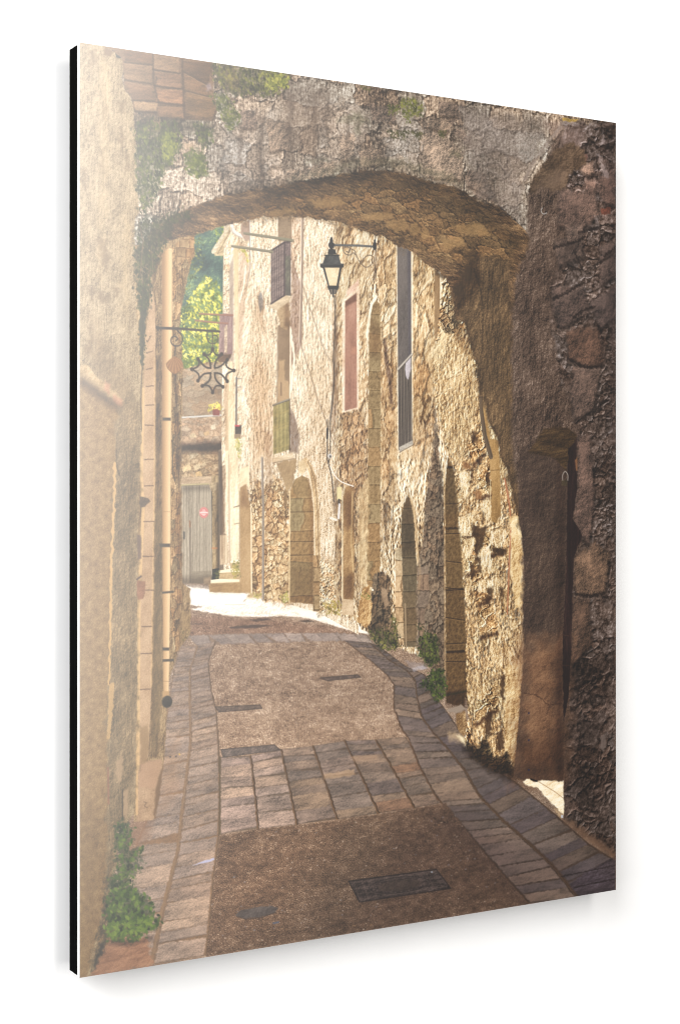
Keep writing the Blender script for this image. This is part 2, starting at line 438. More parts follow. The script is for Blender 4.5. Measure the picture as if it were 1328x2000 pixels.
for i, s in enumerate(("163.3,500.5 182.4,499.8 188.3,501.5 171.8,502.2", "143.8,506.1 171.8,505.0 188.9,506.7 171.8,508.3 146.5,507.6", "216.0,503.6 225.9,503.0 233.7,504.8 224.8,505.4", "103.2,501.2 117.0,501.3 118.5,502.7 104.2,502.6")):
    fill(P(s), (66, 50, 42), cov if i == 1 else None, 1.2, .3, op=.85 if i < 3 else .4)
SLAB = [(146, 121, 105), (141, 118, 104), (138, 116, 103), (147, 121, 103), (153, 126, 106), (140, 117, 105)]
SLABL = [(142, 118, 101), (138, 116, 101), (136, 115, 102), (144, 118, 100), (150, 124, 104)]
SLABR = [(114, 94, 80), (110, 92, 79), (105, 88, 79), (116, 94, 78), (101, 85, 78), (124, 101, 83)]
far_b = part('slab_band', 'band of pale slabs crossing the lane at the far end of the gravel', lane)
slabs(P("100.2,518.3 105.3,511.3"), P("100.2,518.7 105.3,511.7"), 1, 1, SLAB, 1)
a = P("102.2,512.0 146.5,512.2 204.0,514.4 253.7,516.1 291.3,519.8"); b = P("111.9,521.6 146.4,521.5 204.0,522.8 256.6,523.9 298.2,527.9")
slabs(a, b, 11, 1., [(166, 144, 130), (156, 136, 122), (148, 128, 116)], 203, far_b, (128, 100, 78), .45, contrast=.6)
# left pavement: two columns of slabs running towards the viewer
left_b = part('slab_pavement', 'two columns of narrow stone slabs along the wall in the haze', lane)
l0 = P("95.1,520.8 89.1,542.2 80.1,591.3 78.1,627.2 69.1,657.8 54.3,687.6 44.5,713.3 32.4,751.8 18.5,789.6 14.7,800.5"); l1 = P("112.4,521.6 104.7,543.1 104.7,569.5 105.7,604.1 101.1,637.8 96.6,669.6 93.0,701.0 84.0,731.6 78.0,751.1 72.0,777.3 67.0,799.0")
l2 = P("130.3,518.8 123.1,536.3 126.2,562.2 131.3,579.9 133.9,613.2 134.9,650.5 133.9,690.9 131.8,709.0 128.2,731.5 125.1,768.7 121.5,798.5")
slabs(l0, l1, 40, 1.05, SLABL, 204, left_b, (120, 86, 56), .4, 1.04, .8)
slabs(l1 + [.6, 0], l2, 44, 1.047, SLABL, 205, left_b, (110, 80, 54), .4, 1.04, .8)
line(l1, .8, (126, 96, 66), None, 2.4, rough=.8, op=.7); line(l2, .9, (74, 56, 38), None, 1.6, rough=.5, op=.7)
fill(P("1.4,801.1 8.5,788.1 34.8,752.1 64.1,776.6 69.0,799.8"), plaster([(0, (108, 70, 46)), (.5, (146, 100, 70)), (1, (176, 130, 96))], 8, 3, 206, b=.1), left_b, 3, 3)
fill(P("50.4,664.9 69.1,669.5 64.1,688.7 44.6,704.4 42.6,686.4"), (128, 88, 60), None, 10, 3, op=.6)
fill(P("79.1,618.2 94.1,596.8 92.0,655.6 74.1,667.3"), (142, 104, 72), None, 8, 2, op=.35)
# middle cross band
mid_b = part('slab_crossing', 'wide band of square slabs crossing the lane in front of the arch', lane)
tops = [P("135.0,622.9")[0], P("166.4,623.7")[0], P("198.0,620.7")[0], P("231.9,620.2")[0], P("266.7,618.2")[0], P("301.7,620.0")[0], P("335.7,619.7")[0], P("365.7,628.5")[0]]
bots = [P("134.9,691.4")[0], P("173.8,691.0")[0], P("214.8,691.1")[0], P("258.8,690.9")[0], P("304.6,689.8")[0], P("345.8,689.1")[0], P("381.5,686.7")[0], P("404.3,695.9")[0]]
GC = [(92, 72, 54), (86, 66, 48), (78, 58, 42), (72, 52, 36), (70, 50, 34), (72, 52, 34), (66, 48, 34)]
for i in range(6):
    c = SLAB if i < 2 else ([(124, 102, 86), (118, 98, 86), (128, 104, 84), (112, 95, 84)] if i < 4 else SLABR + [(124, 92, 70)])
    slabs(np.array([tops[i], bots[i]]), np.array([tops[i + 1], bots[i + 1]]), (7, 7, 8, 8, 9, 9)[i], 1.08, c, 210 + i, mid_b, GC[i], .55, 1.05)
for i in range(1, 6):
    line(np.array([tops[i], (tops[i] + bots[i]) / 2 + [.6, 0], bots[i]]), 1.7, (96, 66, 38), None, 2.4, rough=1., rs=5, seed=i, op=.8)
    line(np.array([tops[i] + [.8, 0], bots[i] + [1., 0]]), .7, (40, 28, 18), None, 1., rough=.9, rs=5, seed=i, op=.8)
fill(P("243.1,647.3 276.4,646.0 278.6,651.5 244.7,652.7"), (176, 140, 104), None, 1.5, .8, op=.6); fill(P("274.1,633.7 302.8,634.2 304.0,638.2 276.4,638.2"), (150, 118, 92), None, 1.5, .8, op=.5)
line(np.array([tops[0], bots[0]]), 1.8, (84, 66, 42), None, rough=.6)
# right pavement: two columns curving along the foot of the wall
right_b = part('slab_gutter', 'curving columns of dark slabs along the foot of the right wall', lane)
r0 = P("266.2,523.9 294.8,543.7 314.5,559.4 322.2,569.2 322.1,591.2 329.8,610.4 338.7,621.4 352.4,651.2 372.3,682.8 395.0,704.0 416.1,727.9 436.2,749.9 483.8,798.8")
r1 = P("294.8,527.7 316.9,545.4 337.5,556.3 347.1,566.8 348.8,582.7 354.2,601.8 368.1,618.7 387.6,637.7 406.8,659.4 422.4,684.1 454.7,714.3 485.1,738.1 515.4,764.4 536.8,787.9 550.3,803.2")
r2 = P("305.2,531.1 334.6,551.3 358.5,561.5 371.8,584.2 388.9,604.3 404.3,625.5 410.5,637.1 438.8,658.7 467.6,674.6 496.9,695.9 530.1,721.1 564.0,747.9 599.3,768.9 599.3,801.0")
slabs(r1, r2, 38, 1.045, [(100, 84, 74), (95, 80, 73), (89, 76, 73), (107, 87, 73), (86, 72, 70)], 221, right_b, (66, 46, 32), .4, 1.05, .75, tilt=-.022)
fill(P("536.8,786.8 557.1,777.7 599.3,764.6 599.3,801.0 543.6,802.4"), plaster([(0, (36, 28, 30)), (.5, (74, 60, 62)), (1, (112, 98, 104))], 16, 6, 222, b=.12), None, 2, 1)
slabs(r0, r1, 42, 1.042, SLABR, 220, right_b, (58, 40, 26), .4, 1.05, .75, tilt=-.01)
line(r1, .7, (116, 82, 54), None, 2.4, rough=.9, op=.65); line(r1 + [.5, .2], .4, (40, 28, 18), None, 1., rough=.7, op=.7)
line(r0, .7, (84, 56, 34), None, 2.2, rough=1.2, rs=4, op=.7)
for s in ("526.7,777.2 599.3,774.3", "543.6,790.3 599.3,788.2"):
    line(P(s), 1.3, (34, 24, 22), op=.8, rough=.8)
fill(P("334.6,546.3 358.5,550.6 362.1,555.8 340.5,554.5"), (150, 134, 130), None, 2, 1, op=.6); fill(P("342.3,554.6 356.1,552.4 360.9,555.7 345.3,557.8"), (188, 184, 196), None, 1.5, .6, op=.5)
# dark foreground gravel under the arch
fill(P("133.9,693.6 174.3,691.5 214.8,692.1 259.3,691.9 305.2,690.9 345.2,690.0 382.7,687.8 408.0,717.5 436.2,749.9 485.1,800.0 121.5,799.4 125.6,764.2 128.7,731.6 132.8,709.1"), gravel(GRAVD, 230, 1.0, .85), lane, 1.6, .8, 4)
shade(P("122.0,695.1 248.1,694.6 203.9,798.3 120.4,799.2"), (1.16, 1.14, 1.12), 60)
shade(P("328.6,703.1 395.0,700.0 490.3,800.7 282.0,797.8"), (.86, .82, .82), 50)
shade(P("364.5,696.9 438.8,719.7 599.3,779.6 599.3,803.7 477.3,799.0"), (.84, .82, .86), 30)
rng = np.random.default_rng(77)
for q in inside(P("133.9,693.6 382.7,688.8 483.8,798.8 121.5,798.5"), 260, rng):
    fill(ell(q, rng.uniform(.5, 1.5), rng.uniform(.3, .6), 6, rng.uniform(-.6, .6)), [(176, 146, 118), (150, 112, 76), (196, 176, 160), (50, 34, 24), (130, 124, 130)][rng.integers(5)], None, .7, op=.7)
for q in inside(P("129.8,522.5 265.0,526.3 322.7,570.2 334.5,618.1 136.0,618.4"), 160, rng):
    fill(ell(q, rng.uniform(.35, .9), rng.uniform(.25, .45), 6, 0), [(220, 204, 188), (196, 176, 156), (72, 52, 40)][rng.integers(3)], None, .7, op=.6)
# inset covers
def cover(s, base, seed, pid, rings=None):
    q = P(s)
    fill(q, plaster([(0, tuple(.6 * k for k in base)), (.5, base), (1, tuple(1.4 * k for k in base))], 1.6, .8, seed, b=.16, big=.1), pid, .8, .3)
    for i in range(len(q)):
        line(np.array([q[i], q[(i + 1) % len(q)]]), .7, tuple(.5 * k for k in base), op=.8)


c2 = part('drain_cover', 'thin dark channel cover in the gravel near the right slabs', lane); cover("240.3,557.5 281.0,557.0 284.4,559.6 248.1,560.8", (92, 74, 64), 240, c2)
c3 = part('drain_cover', 'flat dark cover beside the left slabs halfway up the gravel', lane); cover("130.3,577.1 176.0,578.4 178.1,581.8 133.9,582.0", (98, 80, 68), 241, c3)
c4 = part('drain_cover', 'grey cover at the corner of the slab crossing', lane); cover("136.0,615.7 191.0,615.9 197.5,621.2 138.1,622.7", (96, 82, 74), 242, c4)
c5 = part('manhole_cover', 'patterned rectangular iron cover in the dark foreground gravel', lane)
q = P("271.2,750.5 371.7,751.4 388.8,772.0 283.2,771.8")
fill(q, plaster([(0, (22, 15, 13)), (.5, (52, 39, 35)), (1, (92, 74, 68))], 3, 1.6, 243, b=.16), c5, .8, .3)


def quadpt(q, u, v):
    return (q[0] * (1 - u) + q[1] * u) * (1 - v) + (q[3] * (1 - u) + q[2] * u) * v


for k in range(1, 22):
    u = k / 22
    line(np.array([quadpt(q, u, .1), quadpt(q, u - .03, .9)]), .5, (92, 74, 66) if k % 2 else (22, 15, 13), op=.75)
for k in range(1, 8):
    v = k / 8
    line(np.array([quadpt(q, .03, v), quadpt(q, .97, v)]), .5, (90, 72, 64) if k % 2 else (24, 16, 14), op=.7)
e = np.array([quadpt(q, .5 + .33 * math.cos(a), .5 + .36 * math.sin(a)) for a in np.linspace(0, 6.2832, 40)], np.float32)
line(e, .9, (28, 20, 18), op=.85); line(e + [0, .6], .5, (96, 78, 70), op=.6)
e = np.array([quadpt(q, .5 + .24 * math.cos(a), .5 + .26 * math.sin(a)) for a in np.linspace(0, 6.2832, 40)], np.float32)
fill(e[:-1], plaster([(0, (34, 24, 20)), (1, (78, 60, 50))], 2, 1.2, 244, b=.2), None, .8, op=.8)
for i in range(4):
    line(np.array([q[i], q[(i + 1) % 4]]), 1.0, (24, 16, 14), op=.9)
line(np.array([quadpt(q, .02, .08), quadpt(q, .98, .06)]), .6, (104, 84, 76), op=.6); fill(ell(quadpt(q, .93, .1), 1.2, .6, 8), (150, 160, 170), None)
c6 = part('manhole_cover', 'small round dark cover in the foreground gravel', lane)
fill(P("150.5,766.6 155.8,762.7 171.6,762.0 188.8,762.9 195.2,766.1 190.9,769.7 177.0,771.6 160.0,770.7"), plaster([(0, (60, 50, 46)), (1, (98, 86, 80))], 4, 2, 245), c6, .9, .4); line(P("151.6,767.7 161.0,771.3 178.0,772.2 193.1,769.1"), .7, (46, 36, 32), op=.8)
fill(P("188.8,778.3 196.3,777.9 195.8,779.7 189.8,779.9"), (84, 84, 96), None)
fill(P("108.2,716.3 120.5,713.2 129.7,712.5 129.7,714.3 119.4,715.8"), (176, 180, 220), None, 1., .6, op=.8)
for s in ("84.0,617.8 86.5,617.5 86.5,618.9", "90.1,617.8 92.1,617.5 91.6,619.3", ):
    fill(P(s), (40, 38, 40), None, .8)
fill(P("93.6,616.3 95.1,616.0 95.1,617.3"), (230, 180, 40), None, .7)
# broad lighter tone over the near ground colours
shade(P("69.1,572.5 282.1,606.3 352.4,621.5 401.2,685.6 282.1,712.7 129.7,796.9 20.4,794.3"), (1.1, 1.09, 1.07), 60)

# ---- long sunlit row of houses on the right ---------------------------------------
house = part('plastered_house', 'tall sunlit pale house with flaking plaster and two iron balconies')
fill(P("138.8,135.6 282.2,113.6 282.1,519.4 237.0,496.3 166.5,476.9 138.7,471.4"), plaster(LITFAR, 2.6, 5.0, 31, b=.13, big=.06, fine=.13, light=(-.9, -.4), pit=.16, streak=.08), house)
# lower part of that house is bare stone
fill(P("164.4,384.0 172.9,370.0 182.5,384.0 191.1,369.9 207.3,384.0 207.3,487.7 164.3,478.7"), stones([(0, (86, 56, 26)), (.3, (160, 120, 72)), (.55, (212, 174, 120)), (.8, (244, 216, 168)), (1, (255, 244, 214))], 6.5, 7.5, 32, b=.16, gapd=.28, mix=.1, light=(-.9, -.3)), None, 5, 5, 8, 3)
fill(P("164.9,421.1 207.3,426.4 207.3,487.7 164.9,478.7"), stones([(0, (96, 64, 32)), (.3, (166, 126, 78)), (.55, (212, 174, 120)), (.8, (244, 216, 168)), (1, (255, 244, 214))], 9, 8.5, 33, gap=.24, gapd=.34, b=.13, warp=.15, mix=.3), None, 6, 3, 8, 4)
fill(P("237.0,445.9 263.9,451.3 263.9,500.3 237.0,496.3"), rub(LITMID, 3.4, 4, 34, b=.2, tone=.1, gapd=.25), None, 8, 4, 7, 5)
foliage(P("238.1,460.2 263.9,460.9 263.9,499.3 238.1,495.4"), 60, .7, 1.6, [(110, 84, 50), (150, 124, 80)], 35, None, bop=0)
# corner house under the eave
corner = part('corner_house', 'narrow corner house with a tiled eave at the far bend')
fill(P("138.3,172.4 140.9,147.3 156.0,142.4 166.6,137.8 166.5,272.5 160.2,291.3 160.2,356.2 155.9,384.0 155.9,446.5 143.3,453.1 138.7,402.4 136.6,342.6"), plaster(LITFAR, 3, 6, 36, b=.13, big=.08), corner)
fill(P("138.8,172.4 145.0,148.9 148.7,227.0 148.1,273.2 138.2,273.6"), rub(LITFAR, 3.6, 4.5, 37, b=.14, tone=.1, gapd=.2), None, 1.5)
fill(P("145.0,181.1 148.7,171.6 148.6,347.0 143.4,337.9"), plaster([(0, (148, 124, 104)), (1, (206, 182, 158))], 3, 12, 38), None, 1.5)
fill(P("148.7,163.3 153.9,157.4 153.9,217.5 149.7,217.7"), plaster([(0, (206, 180, 130)), (1, (238, 216, 168))], 3, 12, 39), None, 1.)
fill(P("149.7,217.7 155.0,217.4 153.9,273.0 150.7,273.1"), plaster([(0, (216, 190, 146)), (1, (244, 224, 182))], 3, 12, 39), None, 1.)
shade(P("153.9,157.4 161.3,161.4 164.5,179.8 160.2,217.1 156.0,263.6 153.9,263.7"), (.9, .84, .8), 2, 1., 6)
line(P("161.3,180.0 159.2,198.7 155.0,212.8"), 1.6, (250, 234, 204), rough=.5); line(P("165.5,137.9 166.1,179.7 162.3,198.5"), 1., (146, 122, 110), op=.7)
fill(P("143.4,266.9 148.1,266.7 151.2,347.0 155.9,384.0 153.8,444.1 146.5,448.5 140.3,356.3"), plaster([(0, (206, 176, 128)), (.5, (240, 218, 176)), (1, (255, 244, 214))], 4, 16, 40), None, 2.)
shade(P("138.7,282.7 143.4,278.0 143.4,347.1 140.3,347.1"), (.86, .78, .7), 2.5); shade(P("135.6,361.9 140.3,360.0 140.2,423.5 135.6,423.5"), (.72, .64, .56), 1.5)
fill(P("135.0,423.5 141.8,421.7 143.9,448.5 135.0,450.1"), plaster([(0, (178, 146, 108)), (1, (220, 190, 150))], 5, 9, 41), None)
line(P("137.1,423.5 137.1,443.7"), 1.2, (140, 106, 76), op=.7); line(P("141.8,356.3 141.3,448.4"), 1.0, (250, 232, 196), op=.8); line(P("143.9,351.7 144.9,448.5"), 1.6, (196, 162, 126), op=.7)
line(P("136.1,423.0 140.8,422.6"), .8, (120, 92, 66)); line(P("149.1,398.3 154.9,396.9"), .8, (110, 80, 50)); line(P("149.6,413.5 154.9,412.7"), .7, (130, 98, 60), op=.8)
eave = part('tiled_eave', 'sloping tiled eave end of the corner house', corner)
fill(P("127.9,168.6 142.4,146.3 148.7,144.4 144.5,151.7 139.3,162.2 138.3,172.4 130.0,173.0"), plaster([(0, (150, 122, 84)), (.5, (204, 176, 128)), (1, (236, 212, 166))], 6, 3, 42), eave)
line(P("128.4,169.4 143.0,147.2"), 4.2, plaster([(0, (186, 162, 126)), (1, (244, 228, 196))], 2.2, 2.2, 43, b=.2), None, 3.); line(P("132.6,171.0 145.6,149.7"), .9, (120, 92, 62), op=.7)
gut = part('gutter_elbow', 'white curved gutter pipe below the eave', corner)
line(spline(P("147.1,144.1 148.2,148.6 152.4,151.5 157.1,153.0")), 3.6, (232, 222, 208), gut); line(spline(P("146.6,146.4 147.7,150.0 151.8,152.9 156.6,154.4")), 1., (170, 150, 130), op=.7)
foliage(P("153.9,164.8 159.2,164.4 164.5,170.5 165.5,176.0 162.4,176.2 160.2,169.9 155.0,167.5"), 26, .6, 1.2, [(130, 150, 30), (208, 220, 70)], 44, None)
# gap strip between houses and top of the balconied house
fill(P("194.9,129.8 209.0,128.6 209.6,153.1 194.9,155.1"), plaster([(0, (126, 100, 72)), (1, (170, 142, 110))], 8, 6, 45), None, 1.)
fill(P("156.6,141.4 165.0,138.0 165.5,156.5 160.3,156.9 156.0,150.7"), plaster([(0, (150, 118, 96)), (1, (196, 166, 142))], 5, 9, 46), None, 1.)
line(P("165.8,137.9 166.6,170.3"), 1.2, (252, 240, 220)); line(P("165.0,138.0 165.8,170.4"), .8, (130, 112, 104), op=.7)
# shadows and drain pipe on the plaster
shade(P("209.0,162.5 212.3,176.4 220.5,194.8 220.5,245.9 216.1,256.5 207.9,270.9 206.8,233.3 209.6,200.2"), (.76, .68, .66), 2., 1.2, 8)
shade(P("209.0,129.5 220.5,128.6 219.4,152.3 212.3,176.4 209.0,167.2"), (.97, .92, .9), 2.)
line(P("221.1,128.5 220.5,175.9 218.8,245.9"), 2.8, (132, 106, 88), None, 2.2, op=.75); line(P("219.7,128.6 219.1,185.4 217.2,246.0"), 1., (232, 210, 184), op=.8)
line(P("207.4,233.3 212.3,261.3 207.3,299.2"), 2.6, (255, 242, 214), None, 1.4, op=.85, rough=.7)
wires = part('slack_wires', 'thin wires slanting across the plaster wall')
for s in ("221.1,192.9 226.0,206.3 236.0,231.8 243.8,250.5 251.0,262.6", "218.3,246.0 228.2,272.5 238.2,300.3 248.2,322.9 257.7,346.7"):
    line(spline(P(s)), .75, (124, 96, 74), wires, op=.75)
fill(P("174.5,205.6 177.2,202.2 179.3,207.6 179.3,216.0 176.1,221.8 174.5,214.4"), plaster([(0, (90, 82, 76)), (1, (206, 206, 206))], 2, 2, 47), None, 1., .6)
shade(P("173.5,197.8 181.5,211.2 178.3,234.8 174.0,225.7"), (.86, .78, .7), 4, 1.5)
# windows of that house
w1 = part('upper_window', 'tall shaded window recess under the upper balcony', house)
fill(P("194.9,232.0 207.4,230.5 206.8,300.2 194.3,304.3"), plaster([(0, (110, 84, 56)), (.5, (140, 110, 78)), (1, (162, 132, 98))], 8, 10, 48, b=.05), w1)
fill(P("195.4,263.9 201.9,263.6 201.9,282.4 206.8,282.3 206.8,299.2 194.9,302.4"), plaster([(0, (164, 128, 88)), (1, (198, 162, 116))], 8, 10, 49, b=.05), None, 1.2, 1)
line(P("198.1,284.5 198.1,295.7"), 1.6, (112, 84, 58), op=.7); line(P("208.2,233.2 207.9,302.0"), 1.4, (250, 232, 202), op=.9); line(P("194.4,233.9 193.8,302.4"), .8, (120, 92, 66), op=.6)
corb = part('balcony_corbel', 'rounded stone corbel carrying the upper balcony', house)
fill(P("193.3,216.2 206.3,207.9 207.9,230.4 204.1,235.3 197.6,233.8 195.4,224.5"), plaster([(0, (124, 94, 60)), (.5, (172, 138, 96)), (1, (212, 180, 134))], 6, 6, 50, b=.1), corb, 1., 1.)
shade(P("201.9,210.1 207.4,207.4 207.9,233.3 201.9,234.5"), (.8, .74, .68), 3)
slab1 = part('balcony_slab', 'stone slab of the upper balcony', house)
fill(P("186.8,213.7 201.9,203.9 207.9,204.5 207.4,208.8 193.8,218.0 187.4,217.0"), plaster([(0, (176, 146, 108)), (1, (232, 208, 170))], 7, 3, 51), slab1, .9, .6)
bal1 = part('balcony_railing', 'dark wrought-iron railing of the upper balcony', house)
fill(P("187.4,164.1 202.0,154.6 208.5,154.1 208.5,204.0 201.9,203.9 187.4,212.8"), plaster([(0, (78, 60, 58)), (.5, (112, 92, 86)), (1, (150, 128, 118))], 2.2, 1.5, 52, b=.2), bal1)
for k in range(11):
    f = k / 10; a = P("187.4,164.1 187.4,212.8"); b = P("202.0,154.6 201.9,203.9")
    line(np.array([a[0] * (1 - f) + a[1] * f, b[0] * (1 - f) + b[1] * f]), .7 if k not in (0, 5, 10) else 1.3, (66, 50, 50) if k % 2 == 0 else (150, 126, 116), op=.8)
for k in range(13):
    f = k / 12; a = P("187.4,164.1 202.0,154.6"); b = P("187.4,212.8 201.9,203.9")
    line(np.array([a[0] * (1 - f) + a[1] * f, b[0] * (1 - f) + b[1] * f]), .55, (62, 46, 46) if k % 2 else (176, 150, 134), op=.7)
fill(P("202.5,167.7 207.9,167.3 207.9,204.1 202.5,203.9"), plaster([(0, (70, 66, 56)), (.6, (98, 92, 76)), (1, (130, 136, 96))], 3, 4, 53), None, .8, op=.85)
line(P("187.4,164.6 202.0,155.1 209.0,154.0"), 1.2, (58, 44, 44), bal1); line(P("187.4,212.3 201.9,203.9"), 1.1, (60, 46, 46), bal1); line(P("202.0,155.1 201.9,203.9"), 1., (62, 46, 46), bal1)
bars = part('awning_bars', 'two weathered metal poles reaching out above the upper balcony', house)
line(P("159.7,150.4 182.6,151.4 210.1,153.0"), 2.3, (132, 124, 98), bars, 2.8); line(P("147.1,163.0 166.6,163.8 188.5,165.0"), 2.3, (134, 124, 98), bars, 2.6)
line(P("159.7,151.1 210.1,153.9"), .6, (86, 78, 60), op=.7); line(P("147.1,163.7 188.5,165.7"), .6, (86, 78, 60), op=.7)
# far balcony on the corner house
fbal = part('far_balcony', 'small rusty balcony on the corner house', corner)
fill(P("134.6,226.8 138.8,223.9 148.1,224.3 147.6,260.3 133.6,260.9"), plaster([(0, (112, 80, 76)), (.5, (150, 116, 108)), (1, (180, 146, 134))], 2.5, 9, 54), fbal)
fill(P("139.3,236.7 142.4,233.8 142.4,259.6 139.3,259.7"), plaster([(0, (150, 120, 92)), (1, (236, 210, 176))], 1.6, 2, 55, b=.25), None, .8)
fill(P("132.0,264.6 134.1,260.9 147.1,260.3 145.5,264.1 141.9,267.9 134.1,268.2"), plaster([(0, (70, 44, 26)), (1, (128, 92, 62))], 5, 3, 56), None)
for s in ("114.6,225.6 135.1,225.4 148.1,225.2", "110.5,231.8 135.1,232.8 142.9,232.8"):
    line(P(s), 1.4, (156, 104, 80), fbal); line(P(s) + [0, .7], .5, (110, 70, 52), op=.6)
# lower balcony
bal2 = part('lower_balcony_railing', 'olive yellow slatted balcony railing above the stone doorway', house)
fill(P("190.0,304.9 206.8,299.2 207.3,345.4 190.0,350.3"), plaster([(0, (112, 98, 48)), (.5, (152, 134, 74)), (1, (190, 170, 106))], 3, 3, 57, b=.1), bal2)
for k in range(9):
    f = k / 8; a = P("190.0,304.9 206.8,299.2"); b = P("190.0,350.3 206.8,345.4")
    line(np.array([a[0] * (1 - f) + a[1] * f, b[0] * (1 - f) + b[1] * f]), .6, (84, 74, 36) if k % 2 else (190, 170, 104), op=.6)
for f in (.0, .22, .46, .52, .9):
    a = P("190.0,304.9 190.0,350.3"); b = P("206.8,299.2 206.8,345.4")
    line(np.array([a[0] * (1 - f) + a[1] * f, b[0] * (1 - f) + b[1] * f]), .8, (176, 150, 84) if f else (96, 84, 66), op=.7)
line(P("189.5,305.3 207.3,299.2"), 1.6, (150, 140, 120)); line(P("189.5,305.8 207.3,299.9"), .6, (76, 64, 50))
line(P("207.1,299.7 207.1,346.3"), 1.2, (92, 74, 44))
shade(P("207.3,306.8 213.9,317.9 217.7,336.7 216.1,349.1 207.3,348.2"), (.62, .56, .54), 2.5, 1.2, 7)
slab2 = part('balcony_slab', 'stone slab under the olive balcony', house)
fill(P("188.4,354.0 210.6,348.2 211.7,352.9 209.5,354.8 188.9,357.8"), plaster([(0, (190, 158, 116)), (1, (244, 222, 186))], 7, 3, 58), slab2, .8)
line(P("188.9,358.2 211.7,353.8"), .9, (120, 92, 62), op=.7)
fill(P("193.8,357.3 213.3,353.8 214.4,360.4 210.6,376.9 205.7,386.4 201.9,381.7 197.6,367.6"), plaster([(0, (136, 104, 66)), (1, (188, 154, 106))], 5, 7, 59), None, 1.5, 1.5)
fill(P("201.9,381.7 204.6,384.0 204.0,397.2 201.3,395.3"), (134, 100, 58), None, 1.5)

shade(P("223.8,260.9 252.7,254.9 257.2,403.2 237.0,445.9 226.0,355.6"), (.95, .92, .88), 12, 5, 10); shade(P("164.5,198.3 187.9,234.3 193.2,355.9 164.4,374.7"), (.95, .91, .86), 12, 5, 10); shade(P("166.5,263.2 185.7,271.8 187.9,346.6 169.7,356.1"), (.95, .9, .84), 10, 5, 9)
# ---- arched doorway ------------------------------------------------------------
arch_d = part('arched_doorway', 'round-headed stone doorway in deep shade below the olive balcony')
fill(P("207.3,485.8 207.9,402.9 208.4,382.1 212.2,373.6 220.5,368.9 226.5,371.7 230.4,384.0 232.6,403.0 232.5,488.6"), courses([(0, (86, 62, 30)), (.5, (146, 114, 66)), (1, (190, 156, 102))], 90, 30, 60, gap=.02, gapd=.1, b=.1), arch_d, 1., .5)
shade(P("207.3,450.0 232.6,455.3 232.5,489.5 207.3,486.7"), (.86, .8, .72), 14); shade(P("226.0,369.8 233.7,384.0 233.7,488.6 229.2,488.5 228.2,393.5"), (.88, .82, .76), 5)
for s in ("207.9,403.1 232.6,403.0", "207.8,430.4 232.6,430.6", "207.8,442.9 232.6,443.0"):
    line(P(s), .8, (78, 52, 20), op=.85); line(P(s) + [0, .9], .5, (190, 152, 96), op=.4)
line(P("207.3,384.0 206.7,485.8"), 1.3, (236, 204, 148), op=.8)
mould = part('door_moulding', 'pale moulded stone band around the arched doorway', arch_d)
line(spline(P("224.3,355.6 229.3,363.1 233.1,374.5 235.9,395.9 237.0,422.1 237.6,445.9")), 5.6, plaster([(0, (150, 114, 70)), (.5, (206, 168, 116)), (1, (244, 218, 172))], 3, 4, 61, b=.14), mould)
line(spline(P("226.5,356.5 231.5,366.0 234.8,379.3 237.0,403.1 238.4,445.9")), .9, (124, 92, 58), op=.8); line(spline(P("222.7,358.5 227.6,367.0 230.9,381.7 233.4,403.0 234.2,445.8")), 1., (250, 230, 190), op=.7)
fill(P("232.6,443.4 239.8,443.6 239.2,495.5 232.5,495.2"), courses([(0, (90, 64, 30)), (.5, (160, 124, 78)), (1, (214, 180, 128))], 20, 13, 62, gap=.06), mould, 1.)
fill(P("216.1,357.1 221.6,354.2 226.0,361.3 222.7,367.0 217.2,367.9"), plaster([(0, (190, 154, 104)), (1, (250, 228, 184))], 5, 5, 63), None, 1., .8)
# first door further back
d1 = part('far_doorway', 'narrow shaded doorway near the steps')
fill(P("155.4,380.7 161.7,377.0 164.9,393.3 166.5,403.5 167.0,476.0 155.4,475.6"), plaster([(0, (150, 112, 62)), (.5, (184, 144, 92)), (1, (206, 170, 118))], 7, 12, 64, b=.05), d1, .9)
shade(P("155.4,379.3 161.7,377.0 164.4,397.9 155.4,397.8"), (.82, .76, .7), 6); fill(P("154.9,363.6 164.4,360.8 165.4,384.0 162.3,377.0 155.4,380.3"), plaster([(0, (222, 188, 138)), (1, (255, 238, 200))], 5, 5, 65), None, 1.2)
line(P("166.8,395.6 167.3,476.0"), 1.2, (252, 234, 196), op=.9); line(P("154.9,384.0 154.9,475.6"), .8, (130, 96, 56), op=.6)
# drain on stone, hanging flower box
dr = part('thin_drainpipe', 'thin grey drainpipe on the bare stone wall')
line(P("178.2,353.7 179.3,395.6 179.2,482.0"), 2.3, (158, 142, 126), dr); line(P("179.0,353.7 180.1,482.0"), .7, (98, 78, 58), op=.7)
shade(P("181.4,332.6 186.8,330.2 188.9,374.6 187.8,407.4 182.4,440.0 181.4,384.0"), (.84, .78, .72), 5, 2.)
fb = part('flower_box', 'dark box with red flowers on a pole at the corner house')
line(P("151.8,281.4 151.5,324.8"), 1.5, (84, 76, 74), fb); line(P("151.3,282.3 157.0,282.1"), .7, (120, 112, 106), fb); line(P("151.3,290.2 157.0,289.5"), .6, (140, 130, 120))
fill(P("150.2,324.8 157.0,324.2 156.5,332.1 150.2,332.7"), plaster([(0, (40, 34, 30)), (1, (96, 82, 66))], 3, 3, 66), fb); fill(P("149.7,332.2 156.5,332.1 156.0,336.3 149.7,336.4"), (150, 122, 92), None)
line(P("150.7,324.8 154.4,324.8"), 1.5, (196, 56, 66))
foliage(P("148.6,336.9 157.0,336.7 156.5,350.6 153.9,357.1 151.8,347.0"), 46, .6, 1.4, [(104, 118, 50), (160, 172, 96), (200, 208, 140)], 67, fb)
pot = part('flower_pot', 'dark red pot of yellow-green flowers on the parapet')
